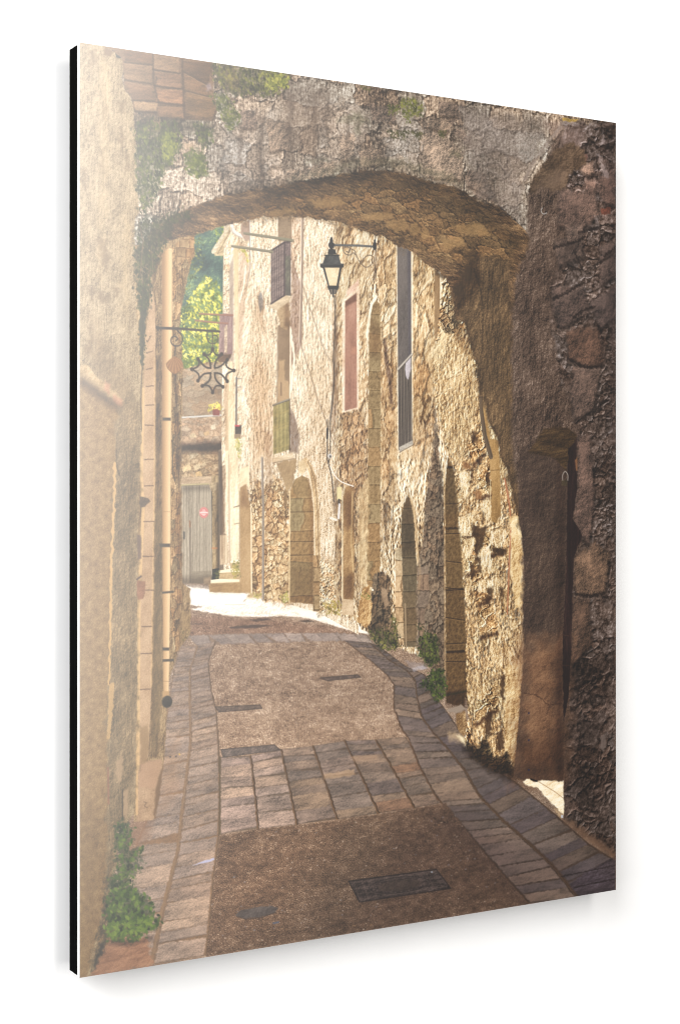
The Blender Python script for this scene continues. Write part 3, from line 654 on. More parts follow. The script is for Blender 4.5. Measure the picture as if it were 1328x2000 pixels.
fill(P("127.3,309.2 135.1,308.6 134.6,316.0 127.9,316.1"), plaster([(0, (112, 44, 36)), (1, (160, 82, 64))], 3, 3, 68), pot)
foliage(P("125.3,307.0 128.9,305.1 135.1,305.4 136.1,309.5 125.8,310.2"), 42, .6, 1.5, [(150, 160, 40), (214, 222, 90), (246, 250, 160)], 69, pot); foliage(P("123.2,310.3 126.8,308.8 127.3,313.4 123.7,312.5"), 12, .5, 1.1, [(170, 176, 60), (226, 232, 120)], 70, None)
# steps
steps = part('stone_steps', 'three worn stone steps up to the corner house')
fill(P("123.2,464.0 134.0,463.0 134.0,455.1 145.4,454.1 145.4,447.1 154.9,446.0 155.4,475.6 124.7,473.7"), plaster([(0, (132, 100, 54)), (.5, (184, 150, 96)), (1, (224, 194, 140))], 7, 4, 71, b=.12), steps, .8, .4)
fill(P("124.2,465.9 154.9,465.9 155.4,475.6 124.7,473.7"), plaster([(0, (146, 110, 64)), (.5, (182, 146, 96)), (1, (210, 176, 124))], 6, 3, 771), None, 1.); fill(P("134.5,457.0 154.9,456.6 154.9,464.5 134.5,464.4"), plaster([(0, (150, 116, 70)), (.5, (188, 154, 104)), (1, (216, 184, 132))], 6, 3, 772), None, 1.); fill(P("146.0,448.5 154.9,447.8 154.9,454.8 146.0,455.0"), (196, 164, 116), None, 1.)
fill(P("122.6,463.5 135.0,462.5 154.9,463.6 154.9,465.9 124.2,466.3"), (252, 236, 202), None); fill(P("134.0,455.1 146.5,453.6 154.9,454.3 154.9,456.6 134.5,457.2"), (252, 234, 198), None); fill(P("145.4,446.7 154.9,445.5 154.9,447.8 146.0,448.8"), (254, 238, 206), None)
foliage(P("148.0,448.6 154.9,446.9 154.9,462.6 149.6,461.6 146.5,456.9"), 60, .6, 1.4, [(70, 80, 30), (120, 128, 60), (180, 176, 100)], 72, None)
fill(P("118.5,461.6 125.7,460.0 125.7,467.3 118.5,467.1"), plaster([(0, (110, 86, 60)), (1, (160, 132, 100))], 6, 3, 73), None, .9, .6); foliage(P("128.8,455.5 134.0,454.7 134.0,461.1 128.8,461.0"), 18, .6, 1.2, [(70, 84, 40), (110, 122, 60)], 74, None)
shade(P("124.7,466.4 154.9,466.3 155.4,475.6 124.7,474.6"), (.9, .85, .76), 5)

# ---- nearer stone houses ---------------------------------------------------------
stoneh = part('rubble_house', 'sunlit rubble stone house with a red shutter and tall barred window')
fill(P("256.7,115.9 276.5,114.1 401.3,143.2 401.2,565.0 293.6,519.9 276.4,504.6 256.6,499.0 255.0,259.6"), rub(LITMID, 0, 0, 81, coord=FAR, hue=.02, light=(-.95, -.3), pit=.12, stdc=2.8, b=.24, big=.09, tone=.07, gapd=.07, warp=.75, na=.6, grain=2.2, fine=.09, streak=.1, dome=.12), stoneh, 1.5, 2., 6)
fill(P("256.7,115.9 293.7,127.1 293.7,306.5 266.2,307.2 254.9,297.9"), rub([(0, (120, 84, 48)), (.3, (182, 142, 94)), (.55, (224, 190, 140)), (.8, (248, 226, 184)), (1, (255, 250, 228))], 0, 0, 82, coord=FAR, hue=.02, light=(-.95, -.3), pit=.12, stdc=2.8, b=.24, big=.09, tone=.07, gapd=.07, warp=.75, na=.6, grain=2.2, streak=.1, dome=.12), None, 4, 2., 7)
fill(P("306.5,130.9 325.8,144.0 325.7,354.7 306.4,384.1"), rub([(0, (120, 84, 44)), (.3, (186, 144, 90)), (.55, (228, 194, 138)), (.8, (250, 228, 182)), (1, (255, 250, 224))], 0, 0, 83, coord=FAR, hue=.02, light=(-.95, -.3), pit=.12, stdc=2.8, b=.24, big=.09, tone=.07, gapd=.07, warp=.75, na=.6, grain=2.2, streak=.1, dome=.12), None, 4, 2., 7)
fill(P("342.4,152.6 370.6,170.4 370.6,254.9 364.6,299.8 344.1,334.8"), rub([(0, (112, 76, 36)), (.3, (180, 136, 80)), (.55, (226, 190, 130)), (.8, (250, 228, 176)), (1, (255, 250, 220))], 0, 0, 84, coord=FAR, hue=.02, light=(-.95, -.3), pit=.12, stdc=2.8, b=.24, big=.09, tone=.07, gapd=.07, warp=.75, na=.6, grain=2.2, streak=.1, dome=.12), None, 4, 2., 7)
for s_, sd_ in (("256.7,135.0 296.6,131.7 292.5,229.0 291.3,461.6 282.1,490.4 257.1,489.5", 785), ("306.5,145.5 326.4,148.9 328.7,256.6 327.5,384.1 307.6,457.2", 786), ("342.4,157.5 370.6,172.9 369.4,264.9 368.2,344.4 344.1,384.1", 787)):
    fill(P(s_), stones(LITMID, 0, 0, sd_, coord=polar(vp, 12., 8.), b=.17, tone=.13, gap=.3, gapd=.3, pit=.2, light=(-.9, -.35), warp=.3, streak=.06, dome=.25), None, 7, 4, 8, sd_, op=.6)
shade(P("264.0,310.1 291.4,306.6 291.3,403.5 277.6,384.1 263.9,379.3"), (.9, .82, .74), 8, 3, 9); shade(P("306.4,238.0 324.0,256.8 325.1,384.1 306.4,423.1"), (.93, .88, .82), 8, 4, 9); shade(P("344.1,256.0 368.2,264.9 370.6,334.4 344.1,354.6"), (.95, .9, .84), 10, 4, 9); shade(P("256.6,393.6 263.9,393.7 263.9,494.5 256.6,494.2"), (.84, .78, .7), 4, 2)
line(P("259.5,139.6 257.8,259.5 258.3,451.2"), 3, (150, 118, 82), op=.35, fe=3); shade(P("264.0,134.4 276.5,133.4 274.2,191.4 266.3,201.5"), (.9, .86, .8), 6, 2)
rw = part('red_shutter', 'closed brick-red shutter in a narrow window', stoneh)
fill(P("264.0,207.4 268.5,201.4 282.2,188.9 283.4,193.7 282.2,306.8 264.0,310.1"), plaster([(0, (214, 176, 138)), (1, (255, 244, 220))], 4, 8, 85), None, 1.2, .8)
fill(P("267.4,205.8 279.9,196.8 280.5,304.9 266.8,308.6"), plaster([(0, (136, 90, 70)), (.5, (168, 116, 92)), (1, (192, 142, 116))], 5, 14, 86, b=.05, big=.12, streak=.04), rw)
shade(P("267.4,205.8 279.9,196.8 279.9,204.5 267.4,211.0"), (.66, .6, .56), 2); fill(P("268.5,196.6 281.6,184.2 283.4,188.9 269.7,201.3"), plaster([(0, (196, 150, 120)), (1, (246, 216, 190))], 4, 4, 87), None, 1.5, 1.)
fill(P("274.2,249.2 279.9,248.0 279.9,253.8 274.8,254.9"), (190, 130, 100), None, 3, 1., op=.7)
slit = part('blocked_archway', 'tall narrow pointed archway blocked with ashlar')
fill(P("301.8,198.9 305.9,206.9 307.0,233.1 307.0,320.8 306.4,461.0 299.4,476.4 291.3,471.3 292.5,403.5 293.1,316.2 294.3,233.8 297.8,208.3"), courses([(0, (86, 62, 30)), (.35, (136, 104, 60)), (.6, (164, 130, 82)), (1, (196, 160, 108))], 90, 18, 88, gap=.03, gapd=.18, b=.1, warp=.03), slit, .9, .6)
fill(P("301.8,195.5 304.1,199.2 297.2,209.3 293.7,233.8 292.0,253.2 290.2,233.9 294.9,207.5"), (255, 244, 216), None, 1.5, .8); shade(P("294.9,219.2 307.0,228.3 307.0,257.5 294.8,258.0"), (.8, .74, .66), 8, 2)
fill(P("282.2,384.1 293.7,369.5 292.5,471.3 289.0,476.1 282.1,461.4"), plaster([(0, (176, 136, 84)), (1, (250, 222, 168))], 4, 7, 89, b=.2), None, 3, 2., op=.7)
shade(P("309.9,239.3 313.4,238.2 315.2,252.3 319.3,276.5 321.1,300.9 317.5,300.0 315.2,276.7 311.1,257.3"), (.6, .54, .54), 1.6, .8, 5)
# tall barred window
tw = part('tall_window', 'tall dark grey window opening behind a barred balcony guard', stoneh)
fill(P("324.6,146.1 344.2,150.5 344.1,340.7 326.3,348.8"), plaster([(0, (226, 196, 152)), (1, (255, 246, 222))], 5, 9, 90), None, 1.4, .6)
fill(P("325.8,144.0 341.8,149.7 342.3,338.8 327.5,344.9"), plaster([(0, (66, 58, 54)), (.5, (98, 88, 82)), (1, (120, 108, 100))], 8, 30, 91, b=.04), tw)
fill(P("337.6,152.0 341.8,153.6 342.4,256.0 338.8,259.1"), plaster([(0, (70, 62, 64)), (1, (104, 96, 96))], 3, 20, 92), None, .9)
guard = part('window_guard', 'iron bars with a pale top rail across the lower window', tw)
fill(P("327.5,267.4 342.4,253.1 343.5,337.8 328.7,345.4"), plaster([(0, (40, 34, 32)), (1, (84, 74, 66))], 5, 10, 93), guard)
for k in range(8):
    f = (k + .3) / 8; a = P("327.5,267.4 342.4,253.1"); b = P("328.7,344.4 343.5,336.8")
    line(np.array([a[0] * (1 - f) + a[1] * f, b[0] * (1 - f) + b[1] * f]), .75, (150, 132, 112) if k % 2 else (112, 96, 82), guard, op=.85)
fill(P("335.2,259.3 341.8,253.1 341.8,266.9 338.2,276.9 335.8,274.0"), plaster([(0, (170, 160, 164)), (1, (220, 210, 212))], 4, 6, 94), None, .8, .5)
line(P("326.9,267.4 343.0,252.1"), 1.9, (196, 184, 168), guard); line(P("326.9,268.9 343.0,253.5"), .7, (70, 60, 52)); 
fill(P("328.1,341.9 344.1,334.8 344.1,338.8 328.7,346.8"), plaster([(0, (150, 140, 126)), (1, (206, 194, 176))], 6, 2, 95), guard); line(P("328.7,346.8 344.7,339.3"), .7, (90, 66, 44))
fill(P("327.5,348.8 345.3,340.7 347.7,346.6 340.6,353.6 328.7,354.7"), (226, 194, 146), None, 4, 2., op=.6)
fill(P("369.4,169.5 376.1,173.0 376.1,234.7 372.4,240.9 370.0,243.0"), plaster([(0, (130, 96, 58)), (1, (172, 136, 92))], 4, 14, 96), None, .9); line(P("376.7,173.0 376.4,232.7"), 1.2, (255, 238, 202))
# lower part: small doorway, lit stones, ashlar doorway, shadow
d3 = part('narrow_doorway', 'narrow warm shaded doorway beside the blocked archway')
fill(P("265.0,486.9 265.1,391.3 267.3,381.7 271.9,378.3 276.4,382.1 277.6,461.3 276.4,487.3"), plaster([(0, (120, 82, 40)), (.5, (166, 124, 72)), (1, (206, 166, 110))], 5, 10, 97), d3, 1., .6)
shade(P("266.2,384.1 276.4,381.7 276.4,417.8 266.2,417.7"), (.72, .64, .56), 8); shade(P("266.2,465.8 276.4,461.2 276.4,486.3 266.2,485.9"), (.66, .58, .5), 7)
line(P("275.3,384.1 274.1,432.3 276.4,460.3"), .7, (250, 220, 160), op=.7); line(P("264.2,384.1 264.2,485.9"), 1.2, (255, 236, 196), op=.8)
fill(P("263.9,484.9 277.0,486.3 276.4,500.8 263.9,499.3"), plaster([(0, (186, 152, 110)), (1, (236, 208, 168))], 6, 5, 98), d3)
box = part('meter_box', 'pale cable box with white conduit on the wall')
fill(P("257.7,380.2 263.4,379.7 263.4,391.7 258.3,392.2"), (226, 208, 150), box); line(P("260.5,392.2 260.5,396.5"), 2.4, (64, 54, 46)); line(P("261.1,396.5 260.0,409.0"), 2.4, (226, 218, 212), box); line(P("251.0,408.9 257.7,410.9"), 2., (240, 228, 210), box)
line(P("257.2,374.5 255.5,403.2"), 3.2, (122, 92, 64), op=.5, fe=2)
cab = part('black_cable', 'black cable hanging down the wall below the lantern')
rc = np.random.default_rng(5)
line(spline(P("255.5,201.2 256.1,230.8 254.4,259.6 255.5,278.7 253.3,302.7 251.0,321.9 251.0,345.8 249.3,357.8")), 1.0, (62, 54, 48), cab); line(spline(P("257.2,201.1 257.8,230.7 256.6,254.7 254.4,278.8 251.6,307.5 248.2,331.5 248.8,355.4")), .8, (96, 80, 66), cab, op=.8)
shade(P("253.8,221.4 259.5,230.7 259.5,288.2 256.1,336.2 252.7,326.6"), (.78, .72, .68), 3, 1.5); line(P("247.9,317.2 247.4,354.4"), .9, (50, 42, 38), cab); line(P("247.8,325.8 247.6,334.4"), 2.2, (46, 40, 38), cab)
fill(ell(P("250.4,351.1")[0], 2.4, 2.2), (206, 200, 192), cab); fill(ell(P("251.0,351.5")[0], 1.2, 1.2), (90, 80, 72), None)
line(spline(P("248.7,358.2 252.7,364.0 257.2,370.6 263.9,375.4 276.4,379.2")), 1., (246, 238, 226), cab); line(spline(P("248.2,355.4 252.7,372.1 254.9,393.6")), 1.2, (70, 56, 44), cab)
# ashlar doorway near the buttress
ad = part('ashlar_doorway', 'slender pointed doorway with pale cut stone jambs')
fill(P("324.0,440.4 331.0,438.1 334.6,532.6 326.9,521.4 323.9,501.7"), courses([(0, (120, 92, 58)), (.5, (196, 164, 120)), (1, (238, 212, 170))], 30, 15, 101, gap=.05, gapd=.5, b=.1), ad, .8, .4)
fill(P("339.4,385.1 344.1,401.9 347.1,441.4 348.9,456.2 348.3,534.2 334.0,533.5 331.6,455.8 330.5,413.6 332.8,398.9"), courses([(0, (58, 44, 24)), (.5, (102, 82, 54)), (1, (140, 116, 82))], 90, 16, 102, gap=.05, gapd=.3, b=.09), ad, .9, .4)
shade(P("338.8,384.1 345.3,408.8 347.7,443.4 331.6,443.0 331.0,413.6"), (.78, .74, .7), 12); line(P("335.2,492.3 336.3,532.7"), 1.6, (160, 132, 96), ad)
line(spline(P("339.4,387.1 345.3,403.9 348.3,428.6 350.1,453.3")), 2., (214, 178, 126), None, 3., op=.7, rough=.8)
# shadowed flank of the near pier
flank = part('shaded_pier', 'stone wall flank in shadow between two doorways')
fill(P("370.0,296.2 374.2,333.4 379.1,374.2 381.5,429.1 382.1,485.5 383.3,563.9 377.8,573.6 358.5,547.6 348.3,535.2 348.9,456.2 354.9,433.6 360.9,379.2 368.2,339.4"), stones([(0, (40, 27, 16)), (.3, (88, 68, 49)), (.55, (124, 100, 76)), (1, (176, 148, 116))], 11, 13, 103, b=.13, tone=.1, gapd=.22, streak=.07), flank, 2.5, 2., 7)
fill(P("349.5,458.2 362.1,456.6 363.3,493.3 358.5,494.1 357.3,532.7 350.1,534.3"), courses([(0, (66, 50, 36)), (.5, (130, 104, 82)), (1, (170, 142, 112))], 13, 16, 104, gap=.05), None, 1.5, 1.)
line(P("350.1,448.4 352.5,463.2 350.7,483.0"), 2., (206, 168, 116), op=.4, fe=2, rough=1)
# mossy buttress
but = part('mossy_buttress', 'dark weathered stone buttress with ivy at its foot')
fill(P("297.7,464.2 301.7,460.9 308.1,460.1 315.7,463.2 318.1,481.9 319.2,501.5 326.3,521.4 327.5,534.2 311.0,531.4 293.6,521.8 294.8,495.7 298.3,476.4"), stones([(0, (30, 22, 12)), (.3, (78, 60, 40)), (.55, (120, 94, 66)), (1, (184, 152, 112))], 12, 17, 105, b=.17, tone=.14, gapd=.3, streak=.05), but, 1., 2., 5)
shade(P("295.9,481.2 302.9,481.4 305.2,531.1 293.6,521.8"), (.72, .68, .62), 8, 3); fill(P("307.5,475.7 314.6,477.9 316.9,491.6 312.2,495.4 308.1,486.4"), plaster([(0, (130, 100, 72)), (1, (180, 148, 112))], 5, 7, 106), None, 2, 1.)
fill(P("286.7,476.0 294.8,471.4 297.1,490.9 295.9,509.3 289.0,512.9 281.0,505.8 282.1,490.4"), plaster([(0, (120, 78, 32)), (.5, (186, 136, 74)), (1, (240, 206, 146))], 5, 7, 107, b=.2), stoneh, 1.5, 1.5)
# ---- big dark ashlar jamb of the near doorway --------------------------------
nd = part('near_doorway', 'brown cut-stone doorway reveal in warm shade beside the sunlit wall')
fill(P("385.2,350.2 390.1,356.7 396.3,376.2 398.8,404.2 400.6,429.4 404.3,454.6 406.8,504.9 408.6,579.5 404.3,596.4 383.3,589.9 382.8,454.1 381.6,384.2"), courses([(0, (40, 22, 8)), (.4, (92, 62, 28)), (.6, (116, 82, 42)), (1, (160, 120, 72))], 120, 60, 111, gap=.03, gapd=.4, b=.08, warp=.02), nd, .9, .4)
shade(P("385.2,349.2 396.3,374.1 398.8,404.2 381.5,404.1"), (.86, .9, .96), 14)
for s in ("381.6,396.6 396.9,396.2", "382.2,425.6 399.4,425.3", "382.2,452.0 402.5,454.5", "382.8,478.0 404.3,480.7", "382.8,507.0 405.5,510.9", "382.7,533.0 406.8,533.1", "383.4,550.0 407.4,551.8"):
    line(P(s), .9, (30, 16, 6), op=.8, rough=.3); line(P(s) + [0, 1.1], .6, (176, 132, 80), op=.35)
line(P("384.0,583.0 408.0,580.5"), 1.6, (40, 48, 20), op=.6, fe=1.5); shade(P("382.7,578.9 408.6,578.0 406.2,597.5 382.7,591.9"), (.62, .55, .5), 5); line(P("381.3,356.7 381.8,583.8"), 1.5, (206, 162, 104), op=.55, fe=1.2)
# ---- sunlit rough wall of the near pier ----------------------------------------------
pier = part('sunlit_pier', 'rough rubble wall raked by warm sunlight, framed by the shadow of the arch')
edge = "380.4,164.7 387.7,186.2 391.4,204.0 395.1,216.3 405.6,217.8 415.6,246.0 421.8,262.9 424.3,289.1 432.5,294.4 435.0,314.7 446.4,330.7 449.6,351.1 457.3,359.7 464.4,383.2 472.1,409.4 476.7,428.5 479.2,456.3 481.8,481.6 477.3,498.4 479.9,523.3 477.3,566.9 472.1,617.4 472.1,638.0 467.6,656.1 465.6,671.3"
fill(P(edge + " 454.7,666.2 438.8,658.7 419.9,650.0 404.9,632.6 409.9,604.8 407.4,579.5 406.8,504.4 400.6,429.4 398.1,396.7 391.4,356.6 385.2,349.2 377.9,319.4 370.6,296.1 368.2,255.0 371.8,234.9 376.7,204.8"), rub(LITNEAR, 0, 0, 301, coord=HERE, b=.29, stdc=2.8, tone=.08, gapd=.14, warp=.6, fine=.09, hue=.05, dome=.3, big=.05, pit=.08, na=.65, grain=2.2, streak=.05, light=(-.85, -.45)), pier, 1., 1.6, 5)
fill(P("367.0,255.0 377.9,224.7 388.9,224.1 413.7,253.1 421.2,298.3 401.2,354.1 390.1,356.7 377.9,319.4 369.4,294.7"), rub([(0, (70, 42, 16)), (.25, (146, 104, 56)), (.5, (214, 172, 112)), (.75, (246, 220, 164)), (1, (255, 248, 216))], 0, 0, 302, coord=HERE, hue=.02, b=.23, tone=.06, stdc=2.8, gapd=.06, warp=.7, na=.6, grain=2.2, dome=.15, streak=.15, light=(-.9, -.3)), None, 6, 2)
fill(P("368.2,250.0 375.5,232.3 377.9,224.7 388.9,230.1 380.4,249.5 370.6,264.8"), (250, 226, 176), None, 4, 2, op=.65)
fill(P("368.2,255.0 391.4,224.0 404.4,217.8 424.3,289.1 435.0,314.7 457.3,359.7 476.7,428.5 481.8,481.6 477.3,566.9 467.6,656.1 454.7,660.1 419.9,650.0 409.9,604.8 406.8,504.4 400.6,429.4 391.4,356.6 377.9,319.4"), plaster([(0, (40, 22, 8)), (.25, (124, 84, 40)), (.42, (210, 166, 104)), (.6, (248, 222, 168)), (1, (255, 250, 228))], 2.6, 7., 309, b=.2, big=.08, fine=.1, pit=.34, light=(-.95, -.3)), None, 3, 1.5, op=.45)
# big stones and hollows on it
for s, k in (("404.3,439.5 419.9,435.7 422.4,460.0 406.2,463.7", 0), ("426.2,424.7 454.7,423.0 455.4,443.5 428.7,445.0", 1), ("404.3,409.3 419.9,404.4 422.4,424.6 403.7,426.4", 0), ("411.2,464.8 432.5,460.3 441.3,485.9 419.9,495.3", 1), ("438.8,424.9 459.2,423.1 457.9,440.5 437.5,439.1", 1), ("419.9,369.0 437.6,356.3 440.1,384.2 423.7,389.3", 0), ("408.7,338.9 426.2,322.5 432.5,343.6 413.7,356.5", 1), ("419.9,500.4 442.6,496.2 446.4,521.8 423.0,525.8", 0), ("419.9,591.4 445.1,572.7 446.4,598.2 416.7,612.4", 1)):
    c = P(s); fill(c, rub(LITNEAR, 14, 12, 310 + k, b=.24, tone=.05, gap=.1, gapd=.15, light=(-.85, -.4)), None, 2, 2., 5, 311 + k)
    shade(np.array([c[2] + [-1, 1.5], c[3] + [0, 1.5], c[3] + [3, 5], c[2] + [0, 5]]), (.42, .32, .24), 3, 1.5)
for s in ("409.9,364.0 416.2,360.0 414.9,376.6 408.7,379.2", "417.4,323.6 422.4,333.6 416.2,338.8 412.4,328.8", "431.2,454.2 437.5,451.3 436.3,460.4 430.0,463.3", "416.8,448.8 438.8,446.2 440.1,450.3 418.6,453.9", "443.9,628.6 451.5,619.0 454.1,639.6 446.4,644.1", "432.5,602.3 440.0,599.8 437.5,628.1 429.9,625.5", "449.0,567.8 455.4,567.1 454.1,593.6 449.0,588.2", "412.4,424.5 432.5,427.8 419.9,430.7", "426.2,490.5 437.5,485.8 436.3,498.0"):
    fill(P(s), (52, 28, 10), None, 2.5, 2., 4, op=.8)
for s in ("436.3,422.8 456.7,421.5 456.7,435.3 448.3,441.3 437.5,436.0", "396.9,410.3 416.8,404.4 422.4,407.5 414.9,426.6 400.0,427.4", "403.1,431.4 417.4,428.6 414.9,444.7 406.2,451.6 401.2,444.4", "426.2,392.3 436.9,391.3 438.8,409.6 430.0,412.6 424.9,404.4", "422.4,440.8 436.3,438.0 438.8,465.5 422.4,468.1", "399.4,364.1 413.7,365.0 408.7,394.3 400.0,391.7", "419.9,472.1 451.5,471.0 445.1,486.1 422.4,483.3"):
    c = P(s); fill(c, plaster([(0, (110, 74, 36)), (.3, (214, 174, 116)), (.6, (252, 232, 184)), (1, (255, 250, 232))], 2.4, 6., 333, b=.2, fine=.12, pit=.25, light=(-.95, -.3)), None, 2.2, 2., 5, 333, op=.85)
for s in ("414.3,415.5 423.0,420.1 433.1,417.7 430.0,429.3 419.9,433.2 414.9,426.6", "418.7,431.2 428.7,430.8 427.4,438.9 419.9,448.4 417.4,444.8", "438.8,439.6 456.7,441.0 455.4,444.5 447.7,447.4 440.1,443.7", "411.8,454.2 417.4,455.4 418.0,467.0 413.6,471.4", "421.2,448.4 424.9,449.5 426.2,465.7 421.8,463.6", "447.7,479.0 453.4,481.2 453.4,489.4 449.0,488.2", "426.8,402.9 428.7,405.0 429.3,414.1 426.2,416.1", "431.2,364.9 436.3,366.9 435.6,375.6 431.9,376.6", "432.5,480.6 440.1,478.8 440.1,486.9 433.7,485.7"):
    fill(P(s), plaster([(0, (30, 16, 6)), (1, (96, 62, 28))], 4, 5, 334), None, 2.2, 1.6, 4, 335, op=.88)
for s in ("403.1,356.0 411.8,355.0 412.4,362.0 405.0,362.6", "414.9,383.7 426.8,384.2 426.2,390.8 419.3,392.3"):
    fill(P(s), plaster([(0, (110, 62, 26)), (1, (176, 122, 70))], 3, 3, 336), None, 2.5, 1.5, op=.8)
fill(P("461.1,430.3 474.7,429.5 477.9,451.1 479.9,459.4 474.7,468.5 464.4,472.4 460.5,466.1"), plaster([(0, (196, 150, 92)), (.4, (240, 210, 154)), (1, (255, 240, 202))], 2.5, 3, 337, b=.1, pit=.12), None, 2, 1.2)
# upper ledge stones caught in the light
led = part('ledge_stones', 'weathered projecting stones where the arch meets the lit wall', pier)
fill(P("377.9,210.7 384.0,199.4 391.4,189.0 397.6,203.6 401.3,219.5 396.3,228.8 387.7,232.2 380.4,228.6 376.7,219.8"), rub([(0, (36, 24, 12)), (.35, (94, 70, 42)), (.6, (150, 118, 76)), (1, (236, 214, 168))], 7, 7, 303, b=.26, gapd=.4, light=(-.9, -.3)), led, 1., 2.)
shade(P("391.4,224.0 404.4,218.3 416.8,248.0 410.6,253.3 395.1,238.9"), (.8, .72, .62), 5, 2)
# pilaster strip, cable and shadowed pipe on the wall
strip = part('flat_pilaster', 'flat plastered strip standing on the sunlit rough wall', pier)
fill(P("436.9,331.4 446.4,333.3 449.0,359.8 449.6,404.6 445.2,415.8 437.5,413.7 438.8,384.2 435.7,353.8 429.3,328.5 424.3,303.3 423.7,290.6 426.2,288.0 430.0,298.1"), plaster([(0, (120, 84, 38)), (.5, (170, 128, 70)), (1, (206, 164, 104))], 5, 12, 304, b=.07), strip, 1., .8)
line(P("425.6,242.5 425.6,303.2 430.0,328.5 437.6,349.7"), 4.4, (92, 74, 56), None, 5.4, op=.9); line(P("427.2,247.5 427.1,303.2 431.2,328.4 438.8,349.7"), .8, (52, 38, 26), op=.8); line(P("423.1,247.7 431.2,247.3"), 1.4, (58, 44, 32), op=.8); line(P("423.1,291.2 431.2,290.9"), 1.3, (48, 36, 26), op=.8)
line(P("437.5,363.4 447.7,362.8"), .7, (110, 76, 36)); line(P("436.9,374.1 436.9,409.6"), .8, (250, 226, 176), op=.7)
cord = part('reddish_cord', 'thin reddish cord running down the sunlit wall', pier)
line(spline(P("454.7,371.5 459.9,394.5 462.4,420.1 460.5,450.8 459.2,481.4 457.9,506.9")), 1.9, (186, 112, 72), cord, 1.4, op=.9); line(spline(P("456.0,371.5 461.2,394.5 463.7,420.1 461.8,450.8 460.5,481.5")), .7, (100, 56, 30), op=.7)
fill(P("460.5,409.8 474.7,407.9 477.3,428.5 478.6,456.3 478.6,497.5 468.2,502.2 464.4,476.5 463.1,435.4"), plaster([(0, (160, 116, 60)), (.4, (236, 200, 136)), (1, (255, 240, 196))], 5, 8, 305, b=.18), None, 2, 1.5)
fill(P("456.6,558.0 476.0,557.0 472.1,620.5 466.9,656.0 456.6,650.0 454.1,609.0"), plaster([(0, (120, 80, 36)), (.35, (200, 156, 96)), (.7, (244, 212, 150)), (1, (255, 240, 196))], 5, 6, 306, b=.2, pit=.12), None, 3, 2)
line(P("454.1,532.3 452.8,557.8"), 1.4, (110, 70, 34), op=.7); line(P("450.2,613.8 449.6,629.0"), 1.6, (60, 38, 20), op=.7)
# darker foot of the wall
fill(P("406.1,629.7 419.9,636.8 429.9,627.5 442.6,647.8 457.9,645.0 466.9,657.1 468.2,672.6 457.9,668.6 432.4,658.2 413.6,645.4"), rub([(0, (18, 12, 6)), (.5, (62, 44, 26)), (1, (150, 116, 70))], 6, 5, 307, b=.2), None, 3, 3, 5)
shade(P("401.2,630.3 470.8,661.5 470.8,676.9 438.8,664.8 404.3,640.6"), (.55, .48, .44), 6, 2)
fill(P("395.0,602.2 406.2,599.5 408.6,615.8 404.9,625.6 396.2,614.9"), plaster([(0, (70, 44, 20)), (.6, (150, 110, 64)), (1, (230, 196, 140))], 4, 5, 308), None, 1.5, 1.)
fill(P("382.7,597.9 401.2,593.1 408.6,597.7 395.0,601.7"), (150, 130, 112), None, 1.5, 1.)
fill(P("385.2,621.0 401.2,619.3 404.9,631.6 388.9,627.3"), (206, 172, 126), None, 5, 2, op=.7); fill(P("396.2,622.9 404.9,625.6 405.5,633.7"), (255, 236, 190), None, 3, 1, op=.9)

# ---- the arch ------------------------------------------------------------------------
soff = part('arch_underside', 'brown shaded underside of the stone arch and its right pier')
inner = "78.3,185.8 84.3,170.0 91.8,165.8 98.8,161.7 109.5,156.7 118.7,152.8 130.0,148.7 139.3,145.6 145.6,143.3 156.0,141.0 165.5,137.9 173.0,136.8 177.8,133.6 186.3,133.8 197.6,131.5 209.0,130.5 220.5,130.9 226.6,129.5 234.3,131.7 242.7,131.4 256.7,131.7 268.0,133.1 278.2,135.2 290.3,138.1 300.7,141.1 307.6,140.6 314.6,143.4 321.1,146.4 325.8,149.4 339.4,151.8 350.2,157.9 359.2,163.7 367.0,166.7 374.9,170.6 382.8,177.0 387.7,185.7 391.4,196.5 395.1,216.3 405.6,217.8 415.6,246.0 421.8,262.9 424.3,289.1 432.5,294.4 435.0,314.7 446.4,330.7 449.6,351.1 457.3,359.7 464.4,383.2 472.1,409.4 476.7,428.5 479.2,456.3 481.8,481.6 477.3,498.4 479.9,523.3 477.3,566.9 472.1,617.4 467.6,656.1 465.6,672.3"
outer = "503.5,677.3 516.7,561.3 516.7,353.0 503.5,249.5 496.9,218.7 503.5,156.2 503.5,140.6 496.9,130.8 487.8,122.2 472.2,115.2 463.8,110.8 446.5,99.0 431.9,98.8 419.3,95.4 405.0,88.6 390.8,84.5 360.4,81.9 340.6,79.4 326.4,77.4 308.8,77.7 282.8,80.7 265.7,84.8 257.3,87.1 232.1,92.9 212.3,98.6 166.6,110.0 135.7,117.9 104.9,131.2 80.8,142.8 59.5,151.3 44.8,192.5"
fill(P(inner + " " + outer), plaster(SOFF, 9, 4, 320, b=.13, big=.15, fine=.11, light=(-.3, .9), pit=.16), soff, .9, 1.2, 5)
for s, sd in (("135.2,140.5 182.6,122.5 248.3,103.3 305.3,84.8 376.7,91.3 426.2,105.9 470.9,132.8 464.4,158.9 401.3,163.3 364.6,160.9 322.9,144.3 276.5,133.4 226.0,128.1 171.9,135.5", 321),):
    fill(P(s), stones([(0, (36, 24, 12)), (.3, (84, 60, 32)), (.55, (116, 84, 48)), (.8, (158, 118, 70)), (1, (196, 154, 98))], 17, 8, sd, light=(-.3, .9), b=.13, tone=.14, gapd=.26, gap=.24, warp=.35, grain=2.6, pit=.2), None, 14, 6, 12, op=.8)
